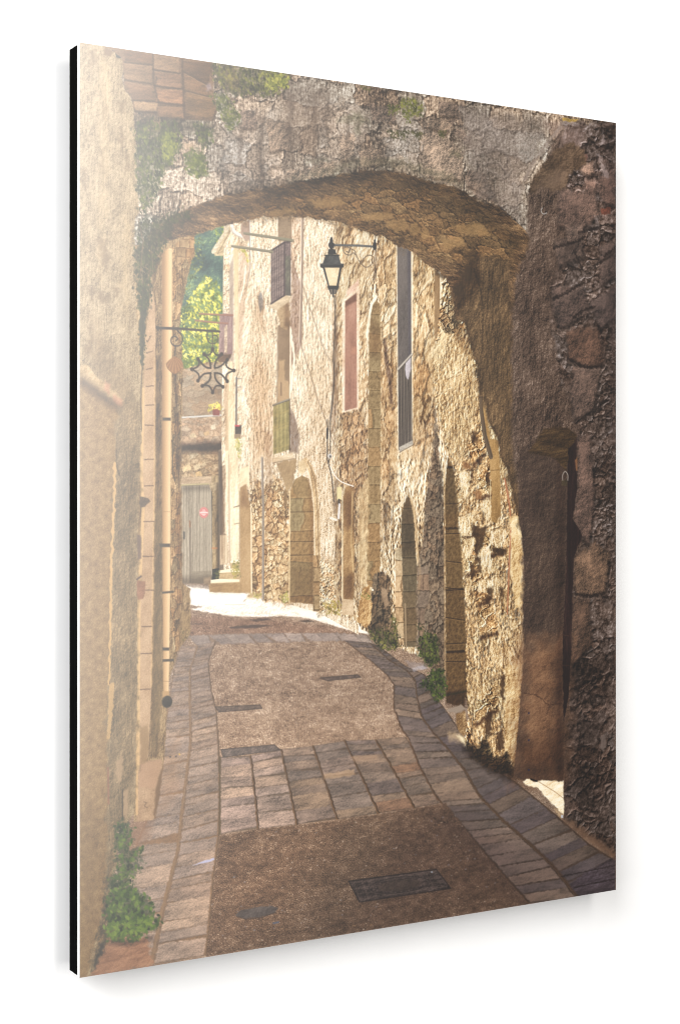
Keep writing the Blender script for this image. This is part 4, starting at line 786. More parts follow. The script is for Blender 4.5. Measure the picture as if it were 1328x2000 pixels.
shade(P("69.4,150.5 130.0,121.6 226.1,96.8 293.7,77.7 340.6,81.4 413.7,94.4 483.8,131.8 464.4,138.4 401.3,108.1 340.6,94.7 282.2,94.3 226.1,108.2 140.4,131.7 84.3,153.8"), (.68, .66, .62), 10, 3, 10)
for s in ("312.3,126.6 334.7,122.7 340.6,131.1 326.4,136.2 314.6,133.2", "339.4,129.2 349.0,124.5 353.8,133.0 345.4,138.6 340.6,136.0", "352.6,133.1 362.2,130.3 363.4,137.2 355.0,140.8", "282.2,123.3 317.0,116.4 322.9,122.7 291.4,129.3", "226.0,114.8 259.5,108.0 270.8,114.6 237.1,121.4", "182.6,129.0 209.6,122.0 215.1,127.1 187.9,133.2", "376.7,140.1 401.3,134.2 407.5,142.7 382.8,147.6", "389.0,124.1 426.2,119.0 438.9,130.2 401.3,132.2"):
    fill(P(s), plaster([(0, (128, 94, 50)), (1, (176, 136, 84))], 5, 3, 322, b=.14), None, 2, 1.5, 4, op=.65)
for s in ("358.6,145.5 370.6,142.5 368.2,146.7 359.8,148.3", "389.0,150.1 404.4,146.0 401.3,151.2", "404.4,153.0 420.0,144.8 426.2,156.5 411.2,162.6", "322.9,144.3 334.7,139.4 332.3,145.5", "276.5,133.4 293.7,129.1 291.4,134.1", "368.2,165.6 382.8,174.5 380.4,178.7 370.6,173.4"):
    fill(P(s), (46, 30, 16), None, 3, 2., 4, op=.6)
# inner pier under the arch on the right: upper shadow, plaster
fill(P("391.4,189.0 420.0,151.9 461.8,152.9 463.1,220.4 472.1,261.0 473.4,353.4 477.3,430.5 464.4,384.2 454.7,357.7 446.4,330.7 435.0,314.7 424.3,289.1 415.6,246.0 404.4,215.8 395.1,213.8"), plaster([(0, (34, 24, 14)), (.3, (66, 48, 28)), (.55, (92, 68, 42)), (.8, (122, 92, 58)), (1, (160, 126, 84))], 6, 10, 323, b=.13, big=.08, streak=.06), None, 7, 3, 9)
line(spline(P("416.8,164.7 423.7,181.9 427.5,201.9 426.8,247.5")), 2.0, (48, 34, 20), None, 1.2, op=.7, rough=.8); shade(P("388.9,174.1 423.1,151.6 426.2,181.8 404.4,203.3 395.1,213.8"), (.68, .62, .56), 8, 3)
for s in ("398.8,168.5 411.2,162.6 416.2,174.8 403.8,180.7", "388.9,184.1 401.3,179.3 408.7,190.4 396.3,195.7"):
    fill(P(s), (52, 38, 24), None, 4, 2.5, op=.6)
rimed = P("405.6,217.8 415.6,246.0 421.8,262.9 424.3,289.1 432.5,294.4 435.0,314.7 446.4,330.7 449.6,351.1 457.3,359.7 464.4,383.2 472.1,409.4 476.7,428.5 479.2,456.3")
line(rimed + [1.2, 0], 2.6, (44, 28, 14), op=.35, fe=2.5, rough=1.2)

archf = part('arch_face', 'weathered front face of the stone arch with dark runoff streaks')
fill(P("37.7,-2.2 600.0,-2.1 600.0,122.7 530.1,154.3 487.8,146.9 487.8,131.5 483.8,124.0 472.2,115.2 463.8,110.8 446.5,99.0 431.9,99.8 419.3,96.4 405.0,89.6 390.8,86.0 360.4,83.4 340.6,80.4 326.4,78.3 308.8,78.6 282.8,81.7 265.7,85.8 257.3,88.1 232.1,93.9 212.3,99.6 166.6,110.4 135.7,118.8 104.9,132.1 80.8,144.1 66.9,155.2 47.3,192.4 37.6,91.0"), stones(ARCH, 27, 24, 330, laid=True, b=.13, tone=.12, gapd=.24, gap=.2, fine=.11, streak=.09, big=.1, pit=.22, warp=.3, grain=3.), archf, 1.2, 1.5, 6)
# paler, cleaner stones near the crown, plaster towards the right
for s, sd in (("190.7,32.8 196.1,29.8 196.0,74.4 204.2,98.0 156.1,109.1 130.0,99.6 145.6,47.4", 331), ("237.2,17.8 282.3,17.1 293.8,39.9 282.3,75.0 253.9,82.7 237.1,70.1", 332), ("305.3,24.0 358.6,22.7 376.7,55.4 364.6,79.0 317.0,71.5", 333), ("140.4,66.4 171.9,53.7 182.6,99.1 140.4,113.3", 334)):
    fill(P(s), stones([(0, (44, 36, 28)), (.3, (108, 92, 78)), (.55, (164, 144, 124)), (1, (228, 212, 196))], 22, 18, sd, b=.13, tone=.13, gapd=.26, gap=.26, pit=.3, warp=.3, grain=2.8, fine=.12, streak=.06), None, 10, 5, 10, op=.75)
for s, k in (("362.2,23.3 381.6,20.0 390.2,26.5 387.8,33.3 368.2,36.5 359.8,32.5", 1), ("356.2,38.8 376.7,34.5 405.0,52.5 402.5,77.8 384.1,86.6 356.2,80.3", 2), ("230.5,79.3 255.0,75.9 256.1,87.2 231.6,94.4", 1), ("204.2,88.6 229.4,83.2 230.5,94.5 205.2,99.8", 2), ("282.3,61.5 306.5,57.0 307.7,73.4 285.7,77.5", 1), ("259.5,49.5 277.7,46.5 278.8,71.5 261.8,74.2", 2), ("156.1,38.8 170.9,36.1 173.0,53.5 157.1,56.3", 0), ("373.1,4.1 395.1,3.4 403.8,17.4 390.2,26.0 375.5,18.7", 0), ("408.7,67.2 430.0,70.1 446.5,96.5 420.0,94.3 406.3,82.5", 0), ("389.0,32.2 401.3,27.8 415.0,37.3 408.7,44.0", 0), ("293.8,17.6 324.1,16.9 324.1,31.6 297.2,32.7", 0), ("182.6,44.0 207.4,44.9 207.4,68.5 185.8,73.6", 1)):
    lo = ((88, 72, 60), (104, 86, 70), (112, 94, 78))[k]
    fill(P(s), plaster([(0, tuple(.4 * v for v in lo)), (.35, lo), (.7, tuple(1.5 * v for v in lo)), (1, tuple(2.0 * v for v in lo))], 5, 5, 340 + k, b=.17, fine=.14, pit=.2), None, 1.6, 2.2, 6, 341 + k, op=.85)
    c = P(s); shade(np.array([c[len(c) // 2], c[-1], c[-1] + [1, 2], c[len(c) // 2] + [1, 2]]), (.6, .55, .5), 2.5, 1.2)
for s, w in (("178.3,43.6 176.2,76.5 179.4,104.1", 6), ("209.6,21.1 207.4,49.6 210.7,87.0", 7), ("232.7,18.3 234.9,46.5 231.6,78.2", 5), ("248.3,11.6 246.1,50.1", 4), ("270.9,32.9 268.6,81.2", 3), ("156.1,55.4 155.0,92.6 151.9,112.3", 4), ("226.1,28.6 228.3,71.0", 3.5), ("204.2,73.5 202.0,97.3", 3), ("282.3,24.3 283.4,55.6", 3), ("306.5,62.8 307.7,75.3", 3)):
    line(P(s), w, (74, 56, 42), None, w * .5, fe=4, rough=2.5, rs=9, op=.5)
fill(P("196.1,8.7 248.3,7.8 248.3,49.8 226.1,71.2 204.2,68.8"), (98, 76, 60), None, 22, 6, 10, op=.4)
# smooth lime plaster between arch and right wall
fill(P("401.3,8.7 503.5,6.9 510.1,21.7 477.3,70.6 477.3,114.8 458.0,105.2 432.5,96.2 413.7,66.7 404.4,42.5"), plaster([(0, (46, 38, 32)), (.3, (94, 80, 70)), (.55, (124, 108, 98)), (.8, (150, 134, 124)), (1, (190, 174, 164))], 13, 11, 350, b=.13, big=.13, pit=.14), None, 12, 5, 12, op=.62)
for s in ("420.0,50.9 451.6,43.5 461.8,56.7", "428.8,60.1 445.2,56.4 458.0,67.3", "420.0,30.7 438.9,24.5 445.2,38.1 432.5,45.5", "432.5,64.8 454.8,70.2 464.4,61.6"):
    line(spline(P(s)), 2.2, (160, 144, 132), None, 1., op=.5, fe=2, rough=1.5); line(spline(P(s)) + [0, 2], 1.6, (66, 54, 46), op=.5, fe=2, rough=1.5)
shade(P("140.4,114.7 204.2,100.3 259.5,89.8 282.3,79.3 328.8,76.1 401.3,89.0 438.9,98.7 483.8,124.0 487.8,135.6 479.9,132.1 438.9,105.8 389.0,91.1 328.8,83.0 282.3,85.6 237.1,98.6 140.4,119.8"), (.82, .8, .76), 4, 2)
# greenish-brown damp band on the arch's rim
fill(P("204.2,98.0 259.5,86.9 282.3,76.0 328.8,72.7 401.3,84.0 389.0,76.1 328.8,66.3 276.5,71.7 248.3,83.2"), (88, 84, 52), None, 9, 4, op=.35)

# ---- right wall -------------------------------------------------------------------------
rwall = part('right_wall', 'dark shaded rubble wall with plaster remains on the right')
fill(P("600.0,-2.1 600.0,764.7 564.0,743.7 530.1,718.0 530.1,666.7 503.5,674.7 477.3,674.9 477.3,430.5 464.4,343.3 463.1,220.4 467.0,179.2 472.1,159.4 481.2,147.4 485.1,135.8 482.5,124.1 483.8,85.4 503.5,52.5 520.1,24.8"), plaster([(0, (24, 15, 10)), (.3, (62, 45, 34)), (.55, (92, 71, 57)), (.8, (118, 96, 80)), (1, (164, 142, 126))], 7, 9, 360, b=.14, big=.08, fine=.1, streak=.05, pit=.12), rwall, 5, 2.5, 9)
fill(P("530.1,7.0 600.0,-1.1 600.0,764.7 533.4,719.4 534.1,640.9 538.2,583.5 543.6,499.8 557.2,437.0 546.3,410.6 550.4,331.7 543.6,300.3 520.1,259.2 513.4,176.3 543.6,106.1 526.8,55.4"), stones(DARKW, 24, 20, 361, b=.19, tone=.09, gapd=.12, gap=.55, fine=.1, big=.09, warp=.35, grain=5.5, pit=.2, light=(-.5, -.85), dome=.8, na=.3), None, 6, 5, 12)
fill(P("536.8,216.7 600.0,192.1 600.0,501.9 543.6,499.8 554.4,437.0 547.6,352.8"), stones(DARKW, 15, 13, 362, b=.2, tone=.1, gapd=.16, gap=.55, fine=.1, big=.08, warp=.4, grain=4.5, pit=.2, light=(-.5, -.85), dome=.9, na=.3), None, 14, 6, 12, op=.85)
# individually visible stones
for s, lo, sd in (("534.1,221.0 546.3,216.2 575.0,215.8 584.7,246.2 577.8,253.9 555.8,255.8 535.5,248.2", (104, 76, 60), 1), ("555.8,47.2 569.5,43.7 570.9,54.1 559.9,60.5 553.1,54.8", (150, 120, 100), 2), ("557.2,63.9 573.6,62.3 575.0,73.8 558.5,77.5", (124, 98, 84), 3), ("577.8,55.6 599.3,48.1 599.3,85.4 584.7,86.7 575.0,71.7", (108, 84, 72), 4), ("523.4,76.5 570.9,76.3 579.1,97.8 550.4,116.1 522.1,113.2", (104, 82, 70), 5), ("516.8,129.2 550.4,121.3 557.2,141.9 523.4,154.8", (98, 80, 70), 6), ("543.6,256.2 577.8,256.0 570.9,299.6 543.6,310.8 538.2,284.7", (112, 90, 78), 7), ("546.3,326.5 564.0,326.2 570.9,384.3 564.0,437.2 542.2,421.0 549.0,384.3", (112, 88, 76), 8), ("577.8,129.8 599.3,122.8 599.3,160.2 579.1,172.1", (100, 82, 74), 9), ("543.6,452.6 570.9,437.3 591.6,448.3 584.7,490.7 546.3,491.5", (126, 98, 76), 10), ("540.9,494.5 564.0,494.2 568.1,543.0 539.5,562.6", (98, 74, 58), 11), ("516.8,176.1 557.2,173.5 564.0,199.5 523.4,217.4 515.4,196.9", (94, 76, 68), 12), ("532.8,112.3 557.2,110.3 554.4,126.3 532.8,133.2", (112, 92, 80), 13), ("564.0,188.9 599.3,170.8 599.3,202.9 577.8,214.6", (92, 76, 70), 14)):
    c = P(s)
    shade(c + [1.0, 3.0], (.34, .28, .24), 6, 2, 6)
    fill(c, plaster([(0, tuple(.32 * v for v in lo)), (.35, tuple(.85 * v for v in lo)), (.65, tuple(1.12 * v for v in lo)), (1, tuple(1.6 * v for v in lo))], 6, 6, 370 + sd, b=.15, fine=.13, big=.12, pit=.18), None, 4.5, 2.0, 7, 371 + sd, op=.8)
    fill(np.vstack([(c[:2] * .8 + c.mean(0) * .2), c.mean(0)[None]]) if len(c) > 2 else c, tuple(min(255, 1.5 * v) for v in lo), None, 7, 2, 6, sd, op=.35)
for s in ("550.4,118.7 570.9,112.3 579.1,109.5", "516.8,136.5 550.4,126.6 557.2,121.9", "543.6,137.6 549.0,147.7 554.4,154.7", "516.8,188.5 536.8,180.0 550.4,171.8", "543.6,205.8 557.2,197.7 570.9,193.8", "570.9,151.5 591.6,139.4 599.3,133.5", "536.8,248.1 557.2,255.7 584.7,254.7", "546.3,489.4 564.0,492.1 584.7,489.6", "565.4,114.9 577.8,111.8", "584.7,139.9 599.3,130.3"):
    line(spline(P(s)), 3., (24, 14, 10), None, 2.2, fe=2.4, rough=1.6, op=.85); line(spline(P(s)) + [0, 3], 1.2, (142, 120, 106), fe=1.8, rough=1.6, op=.4)
# bricks, red fragments, pale stains
for s, c in (("579.1,91.5 593.0,88.1 593.0,95.6 580.5,97.7", (118, 66, 48)), ("545.0,39.9 561.3,37.1 561.3,43.5 546.3,46.1", (132, 88, 76)), ("527.5,3.1 549.0,2.7 547.7,4.9 528.8,6.1", (176, 140, 60))):
    fill(P(s), plaster([(0, tuple(.6 * v for v in c)), (1, tuple(1.25 * v for v in c))], 3, 3, 390), None, 1.2, 1.)
for s in ("577.8,45.0 586.1,45.2 591.6,58.4 583.3,58.2", "570.9,33.0 579.1,34.2 581.9,46.7", "581.9,7.4 586.1,22.9 580.5,25.6", "570.9,98.6 577.8,100.1 573.6,108.9"):
    fill(P(s), (178, 164, 160), None, 3, 2.5, 4, op=.55)
fill(P("503.5,11.0 557.2,7.5 549.0,53.1 534.2,33.7"), plaster([(0, (70, 52, 44)), (1, (150, 122, 108))], 8, 10, 391, b=.16), None, 8, 3, op=.6)
# blocked relieving arch high on the wall
rel = part('blocked_wall_arch', 'shallow arched hollow high on the right wall', rwall)
fill(P("483.8,80.3 490.4,69.3 499.6,58.1 516.8,38.7 536.9,27.1 550.4,28.8 561.3,39.2 557.2,49.2 539.5,57.2 532.8,73.6 523.4,78.6 503.5,76.3 486.5,85.2"), plaster([(0, (38, 26, 16)), (.5, (76, 56, 38)), (1, (118, 92, 68))], 9, 7, 392, b=.15, big=.14), rel, 2.5, 2.5, 7)
line(spline(P("479.9,70.3 490.4,53.8 504.8,35.8 524.8,13.8 531.5,7.8")), 4.2, (136, 118, 106), None, 3., fe=2.5, rough=1.5, op=.7); line(spline(P("483.8,71.0 496.9,52.1 511.5,35.1 528.8,15.5")), 1.2, (60, 46, 38), fe=1.2, rough=1, op=.8)
fill(P("490.4,79.6 503.5,68.0 523.4,55.7 536.8,59.6 523.4,77.6"), (110, 86, 68), None, 10, 4, op=.5)
hook = part('iron_hook', 'small pale curved hook on the right wall', rwall)
line(spline(P("502.2,97.2 500.9,100.4 503.5,103.3 508.1,101.9")), .8, (186, 182, 178), hook)
shade(P("467.0,148.4 600.0,5.3 600.0,764.7 530.1,719.0 530.1,679.8 466.9,671.4"), (.93, .9, .88), 26, 6, 14); shade(P("516.8,9.5 600.0,-0.0 600.0,96.1 523.4,113.0"), (1.12, 1.12, 1.14), 30)
# doorway in the right wall
reveal = part('door_reveal', 'plastered reveal of a low arched doorway, reddish towards the ground', rwall)
fill(P("473.4,345.2 486.4,340.9 503.5,328.3 530.1,326.8 544.9,338.1 536.2,384.3 532.8,457.6 528.8,528.0 528.1,614.2 530.1,656.2 530.1,681.3 490.3,675.6 465.6,671.8 472.1,617.4 477.3,566.9 479.9,523.3 477.3,498.4 481.8,481.6 478.6,446.0 472.1,404.8"), plaster([(0, (24, 14, 10)), (.3, (50, 35, 27)), (.55, (68, 49, 38)), (.8, (88, 67, 52)), (1, (126, 100, 80))], 8, 9, 400, b=.12, big=.07, pit=.08), reveal, 1.2, .8)
fill(P("476.0,538.5 528.8,535.9 528.7,656.1 528.7,679.1 468.2,670.5 473.4,617.5"), plaster([(0, (66, 40, 25)), (.35, (116, 76, 48)), (.6, (142, 97, 63)), (1, (180, 132, 90))], 7, 6, 401, b=.1, big=.1, pit=.1), None, 34, 10, 16, op=.8)
shade(P("470.8,630.7 528.7,635.2 530.1,682.4 466.9,673.5"), (.72, .66, .62), 22); line(spline(P("479.9,495.5 490.3,496.9 500.8,494.1 506.1,491.2")), 1., (36, 24, 16), op=.8, rough=.8); line(spline(P("478.6,587.0 496.9,591.3 510.1,600.5 528.7,600.7")), 1., (58, 34, 20), op=.7, rough=1.)
for s in ("485.1,607.6", "485.1,634.9", "485.1,664.8"):
    fill(ell(P(s)[0], 1.1, 1.1, 10), (30, 26, 52), None)
shade(P("520.7,353.0 534.1,352.9 528.8,530.6 528.7,677.0 520.7,676.3"), (.78, .72, .7), 7)
vault = part('doorway_arch', 'shallow shaded arch over the dark doorway', reveal)
fill(P("483.8,345.1 491.7,336.7 500.9,323.1 513.4,318.7 528.1,318.5 538.2,320.4 548.3,326.5 544.9,333.9 536.8,352.9 532.8,363.4 519.4,350.9 503.5,348.0"), plaster([(0, (22, 13, 6)), (.5, (58, 39, 20)), (1, (104, 76, 42))], 14, 4, 402, b=.1), vault, 2.2, 1.5)
dk = part('dark_door', 'almost black wooden door ajar in the doorway', rwall)
fill(P("547.6,328.6 543.6,335.0 536.2,340.3 534.8,382.7 533.5,457.6 529.4,528.6 528.8,562.0 530.1,621.7 536.8,592.9 540.2,544.3 541.5,492.4 542.9,468.3 543.6,451.5 553.8,432.8 553.1,426.4 542.2,412.6 547.6,382.7 547.0,338.1"), plaster([(0, (14, 6, 6)), (.6, (34, 18, 16)), (1, (58, 34, 28))], 3, 30, 403, b=.06), dk, 1., .8)
fill(P("544.9,352.8 548.3,348.6 548.3,363.3 546.3,363.3"), (120, 78, 48), None, 1.2, .5); line(P("528.1,530.6 536.8,532.1"), .7, (62, 36, 26)); line(P("528.8,562.0 536.8,562.5"), .8, (58, 34, 24))
lock = part('padlock', 'small padlock hanging on the dark door', dk)
fill(P("527.4,372.8 534.8,372.8 534.8,378.5 527.4,378.5"), plaster([(0, (38, 30, 18)), (1, (86, 68, 42))], 3, 3, 404), lock, .8); line(spline(P("528.8,372.8 528.8,367.6 532.1,363.9 535.5,367.5 535.5,372.8")), 1., (150, 138, 128), lock)
# shadows and light at the foot
shade(P("530.1,562.1 600.0,544.6 600.0,764.7 530.1,719.0"), (.66, .6, .56), 46, 6); shade(P("584.7,-0.4 600.0,-0.0 600.0,405.7 591.6,405.7"), (.8, .78, .78), 10)
fill(P("579.1,639.1 586.1,634.3 587.4,648.3 583.3,655.4 579.1,650.8"), (104, 88, 80), None, 2, 1.5, op=.8)
spot = part('sun_patch', 'bright patch of sunlight on the doorstep', lane)
fill(P("476.6,675.4 486.4,674.2 492.9,677.9 503.5,676.8 530.1,680.3 530.1,714.8 520.7,706.6 507.4,694.8 496.9,684.5 489.0,681.7 481.2,679.9"), plaster([(0, (226, 190, 140)), (.4, (252, 232, 192)), (1, (255, 252, 236))], 6, 2, 405), spot, 1.6, 1.)
line(P("496.9,677.3 518.1,689.6 528.7,696.9"), .8, (170, 128, 88), op=.8); line(P("487.7,674.4 495.6,677.1"), 1.8, (20, 12, 10)); fill(P("520.7,707.6 530.1,714.8 527.4,718.7 516.7,707.2"), (216, 180, 130), None, 3, 1, op=.6)
fill(P("530.1,719.0 543.6,723.6 599.3,760.4 599.3,766.8 577.7,755.8 550.3,736.9"), (110, 78, 56), None, 5, 2, op=.7)
fill(P("526.7,714.5 529.4,714.8 529.4,717.9 526.7,717.1"), (190, 190, 196), None)
# ---- left side, seen through haze -------------------------------------------------------
# narrow strips of the houses behind the arch on the left
lrow = part('left_houses', 'pale narrow house fronts with quoins beyond the left wall')
fill(P("50.7,169.9 84.3,162.8 100.4,157.9 105.4,183.9 94.3,229.9 95.3,266.1 97.8,275.1 96.2,356.7 97.2,465.5 105.3,470.3 105.3,511.3 94.1,523.4 84.1,550.9 80.0,618.3 69.1,671.3 50.4,672.0"), plaster(TAN, 5, 12, 501, streak=.08, big=.12), lrow, 1.2, .6)
fill(P("87.3,169.8 99.4,158.9 108.5,156.4 109.5,174.5 100.3,188.8 97.3,202.6 95.3,238.9 98.3,275.1 96.8,311.4 95.2,356.7 94.2,383.9 95.2,406.6 96.7,465.5 97.7,492.8 95.1,519.9 89.1,533.1 86.6,492.3 86.2,402.0 87.7,266.4"), rub([(0, (70, 44, 16)), (.35, (126, 92, 50)), (.6, (162, 126, 80)), (1, (206, 172, 122))], 6, 9, 502, b=.14, gapd=.25, streak=.1, tone=.12), lrow, 1.2, 1.)
fill(P("91.3,165.0 100.4,157.9 109.5,157.2 109.0,170.9 103.4,177.7 95.3,180.0 92.3,184.8 90.8,175.8"), courses([(0, (104, 68, 30)), (.5, (168, 128, 80)), (1, (206, 168, 118))], 9, 8, 503), None, 1., .6)
shade(P("88.2,266.4 91.7,266.3 96.2,356.7 94.2,383.9 91.2,356.8"), (.62, .56, .5), 3, 1); shade(P("90.7,383.9 97.2,383.9 97.7,506.4 94.1,520.7 91.1,492.5"), (.78, .72, .64), 4, 1.5)
line(P("88.7,334.2 87.7,356.8 88.2,368.1 90.2,374.9"), 1., (58, 44, 26)); line(P("91.7,370.3 97.2,347.6 95.7,343.1"), .9, (90, 70, 44), op=.6)
fill(P("96.2,490.4 105.3,493.1 105.8,503.1 102.2,511.1 95.1,520.8 94.1,506.2"), plaster([(0, (90, 64, 30)), (1, (182, 146, 96))], 4, 6, 504), None, 1.5, 1.5); foliage(P("96.2,504.5 103.2,504.8 102.2,516.6 96.1,517.2"), 14, .6, 1.3, [(56, 52, 26), (100, 90, 50)], 505, None)
quo = part('quoin_strip', 'pale strip of cut stone blocks at the corner of the left house', lrow)
fill(P("61.4,249.6 67.4,204.5 71.3,222.2 71.3,267.1 70.7,372.2 69.2,469.2 67.7,554.4 64.2,617.0 57.3,625.3 53.3,669.7 54.4,526.8 58.4,401.8 57.4,357.1"), plaster([(0, (150, 112, 74)), (.5, (182, 144, 104)), (1, (208, 172, 130))], 6, 9, 506, b=.06), quo, 1.)
line(P("59.4,294.4 57.9,370.5 59.4,401.8 55.4,482.2 54.4,625.1"), 2.6, (214, 172, 112), None, 3.4, op=.8)
line(P("70.8,267.1 70.2,372.2 68.7,469.2 67.2,554.4"), 1.8, (212, 170, 112), op=.6)
for s in ("60.9,379.0 69.2,378.9", "59.9,410.3 70.2,410.4", "59.4,440.7 69.2,440.9", "59.3,470.2 69.2,470.5", "58.3,502.0 67.2,502.3", "57.3,525.6 67.2,525.7", "56.8,556.9 66.2,557.0", "61.4,326.1 69.3,326.0", "61.9,308.7 69.8,308.0", "62.4,292.1 69.3,291.4", "62.4,277.3 68.3,275.7", "63.4,262.9 68.3,260.9", "63.4,253.1 67.3,247.5", "60.9,356.1 69.3,355.6"):
    line(P(s), .9, (84, 56, 34), op=.85, rough=.3)
shade(P("71.3,267.1 77.2,262.3 77.2,401.9 76.1,491.9 74.1,617.8 67.1,617.2 69.2,491.6 71.2,383.9"), (.66, .6, .5), 3, 1); fill(P("71.2,401.9 78.2,397.4 78.1,564.1 72.1,613.2 67.6,612.8 70.2,491.7"), plaster([(0, (62, 44, 18)), (.5, (108, 84, 48)), (1, (146, 116, 72))], 4, 9, 507), None, 2.5, 1.5, op=.8)
pipe = part('downpipe', 'tall pale beige downpipe with dark brackets and a dark open end', lrow)
fill(P("77.3,175.0 84.3,169.6 87.8,169.7 87.2,266.4 86.2,356.8 85.6,469.7 84.1,560.9 79.1,560.5 78.1,469.5 77.7,356.9 77.8,239.8"), lambda x, y: ramp((x - P("77.2,356.9")[0][0] + (y - 480) * .006) / 10.5, [(0, (150, 108, 66)), (.3, (196, 152, 100)), (.65, (232, 192, 138)), (.9, (206, 162, 108)), (1, (150, 112, 68))]) * (1 + .02 * fbm(x, y / 9, 3, 508))[..., None], pipe)
for s in ("78.2,319.0 86.2,318.9 86.2,321.6 78.2,321.7", "74.7,429.8 85.6,430.0 85.6,433.1 75.7,432.9", "77.6,472.2 89.1,471.6 89.1,473.4 77.6,474.0", "78.1,521.3 84.6,521.6 84.6,524.3 78.1,524.0", "78.1,531.6 89.1,531.8 89.1,534.0 78.1,533.9"):
    fill(P(s), (66, 54, 40), pipe, .8)
for s in ("79.2,401.9 85.2,402.0", "78.6,551.0 84.1,551.4"):
    line(P(s), .5, (130, 92, 54), op=.6)
fill(P("78.1,559.6 84.6,560.0 84.6,566.3 78.1,565.0"), (182, 140, 88), None); fill(ell(P("82.6,569.3")[0], 5.2, 5.4), plaster([(0, (26, 22, 14)), (1, (58, 50, 38))], 4, 4, 509), pipe); line(ell(P("82.6,569.3")[0], 5.0, 5.2), .7, (110, 90, 60), op=.5)
# stone block and jamb by the ground
blk = part('kerb_block', 'pale cut stone block at the foot of the left house', lrow)
fill(P("52.9,640.1 56.3,621.7 58.3,620.1 77.1,619.0 78.6,622.7 71.1,669.7 68.1,672.1 52.9,671.4"), plaster([(0, (130, 94, 60)), (.5, (168, 130, 92)), (1, (196, 158, 118))], 9, 9, 510, b=.06), blk, .9, .4)
fill(P("57.3,621.8 77.1,619.4 72.1,642.8 69.1,644.3 54.3,641.2"), (176, 132, 96), None, 2, 1., op=.6); fill(P("71.6,644.6 78.1,623.6 78.5,627.2 75.1,653.9 71.1,670.6 69.6,671.4"), (104, 72, 38), None, 1.5, .8, op=.8)
line(P("53.4,583.9 53.4,665.2"), 2.2, (212, 166, 106), op=.8); fill(P("56.8,589.5 64.7,588.3 64.2,620.6 56.8,621.7"), (132, 98, 54), None, 2, 1, op=.6)
line(P("60.2,655.2 62.7,656.3 60.7,658.8 63.2,660.8"), .8, (92, 64, 40), op=.7)
# little lamp and red letter box on the left wall edge
bx = part('wall_lamp', 'small dark cowl lamp on the edge of the left wall'); 
# ---- near left wall ------------------------------------------------------------------
lw = part('left_wall', 'sunny rough rendered wall on the left fading into haze')
ledge_ = "36.2,-2.0 30.4,2.8 36.2,8.2 40.6,9.0 41.5,17.3 39.1,24.3 41.5,34.6 47.3,40.6 50.3,46.9 51.2,63.3 52.7,79.2 53.2,103.2 54.1,123.2 55.1,141.8 51.7,145.7 50.7,170.7 51.6,197.4 52.6,214.8 53.6,231.7 54.6,251.3 56.5,275.3 58.0,287.3 57.5,311.5 57.9,335.6 56.0,360.2 56.0,363.3 54.5,393.3 54.0,441.9 53.5,478.1 53.9,526.8 53.4,579.9 52.4,584.3 52.4,635.2 50.4,664.9 41.7,673.8 34.4,677.9 34.9,709.9 27.1,721.4 26.6,765.6 23.3,776.6 15.2,790.9 9.9,799.8"
fill(P("-2.8,-0.9 " + ledge_ + " -3.3,801.7"), plaster(LEFTW, 2.6, 4.2, 520, b=.07, big=.06, fine=.08, light=(-.6, -.7), pit=.1, streak=.05), lw, 1., 1.2, 5)
for s in ("9.0,6.2 14.2,3.7 16.1,14.0 10.4,19.2", "36.2,45.0 41.5,46.2 40.1,56.1 36.2,53.0", "19.8,91.1 22.7,88.1 22.7,105.8 20.8,108.6", "3.7,107.7 5.6,111.9 4.6,125.1 2.3,123.6", "16.0,163.7 23.6,167.5 27.4,180.5 24.6,193.9 18.8,181.1", "10.3,208.1 14.1,206.1 12.2,221.1 9.3,218.7", "38.1,68.8 41.0,72.9 40.0,90.7 37.1,82.2", "22.7,50.6 24.6,57.0 22.7,64.3", "12.1,256.3 10.2,243.2 8.3,260.9", "4.6,259.3 11.2,259.0 11.2,265.1 4.6,264.6", "43.9,90.3 45.9,99.0 43.9,108.1", "31.3,206.7 36.1,208.2 33.2,217.3", "16.9,212.9 27.4,214.1 24.6,221.3 17.9,219.9"):
    fill(P(s), (92, 62, 26), None, 4, 2.5, 5, op=.55)
for s in ("20.8,9.0 26.6,12.6 23.6,136.6 18.8,207.5 20.8,92.8", "41.9,143.9 47.8,152.3 44.8,241.5 40.0,206.2"):
    fill(P(s), (204, 170, 116), None, 8, 4, 10, op=.4)
fill(P("23.2,-0.2 30.4,3.3 29.5,7.8 21.8,8.0"), (108, 76, 44), None, 1.5, .8, op=.9)
# relieving arch line with tiles, smooth render below
fill(P("10.2,234.4 15.9,242.9 39.9,281.7 51.6,299.1 51.5,401.7 39.9,401.6 38.0,312.8 20.7,295.6 9.3,265.2"), plaster([(0, (74, 50, 20)), (.5, (126, 96, 58)), (1, (160, 126, 82))], 9, 12, 521, b=.14), None, 12, 5, 12, op=.55)
fill(P("0.3,277.0 5.5,275.0 20.7,289.4 39.9,303.0 38.0,310.2 20.7,297.4 0.3,285.7"), plaster([(0, (140, 108, 66)), (.5, (178, 146, 100)), (1, (204, 174, 128))], 4, 4, 522), None, 2, 1.5)
tile = part('tile_course', 'row of pinkish tiles over a sloping relief in the left wall', lw)
for s in ("23.6,288.5 28.3,291.8 26.9,299.8 22.6,296.4", "31.2,300.6 39.9,303.9 38.0,311.1 30.3,306.8"):
    fill(P(s), plaster([(0, (160, 102, 70)), (1, (200, 142, 106))], 4, 4, 523), tile, 2.5, 1.2, op=.75)
smooth = part('smooth_render', 'smooth sandy render filling the lower left wall', lw)
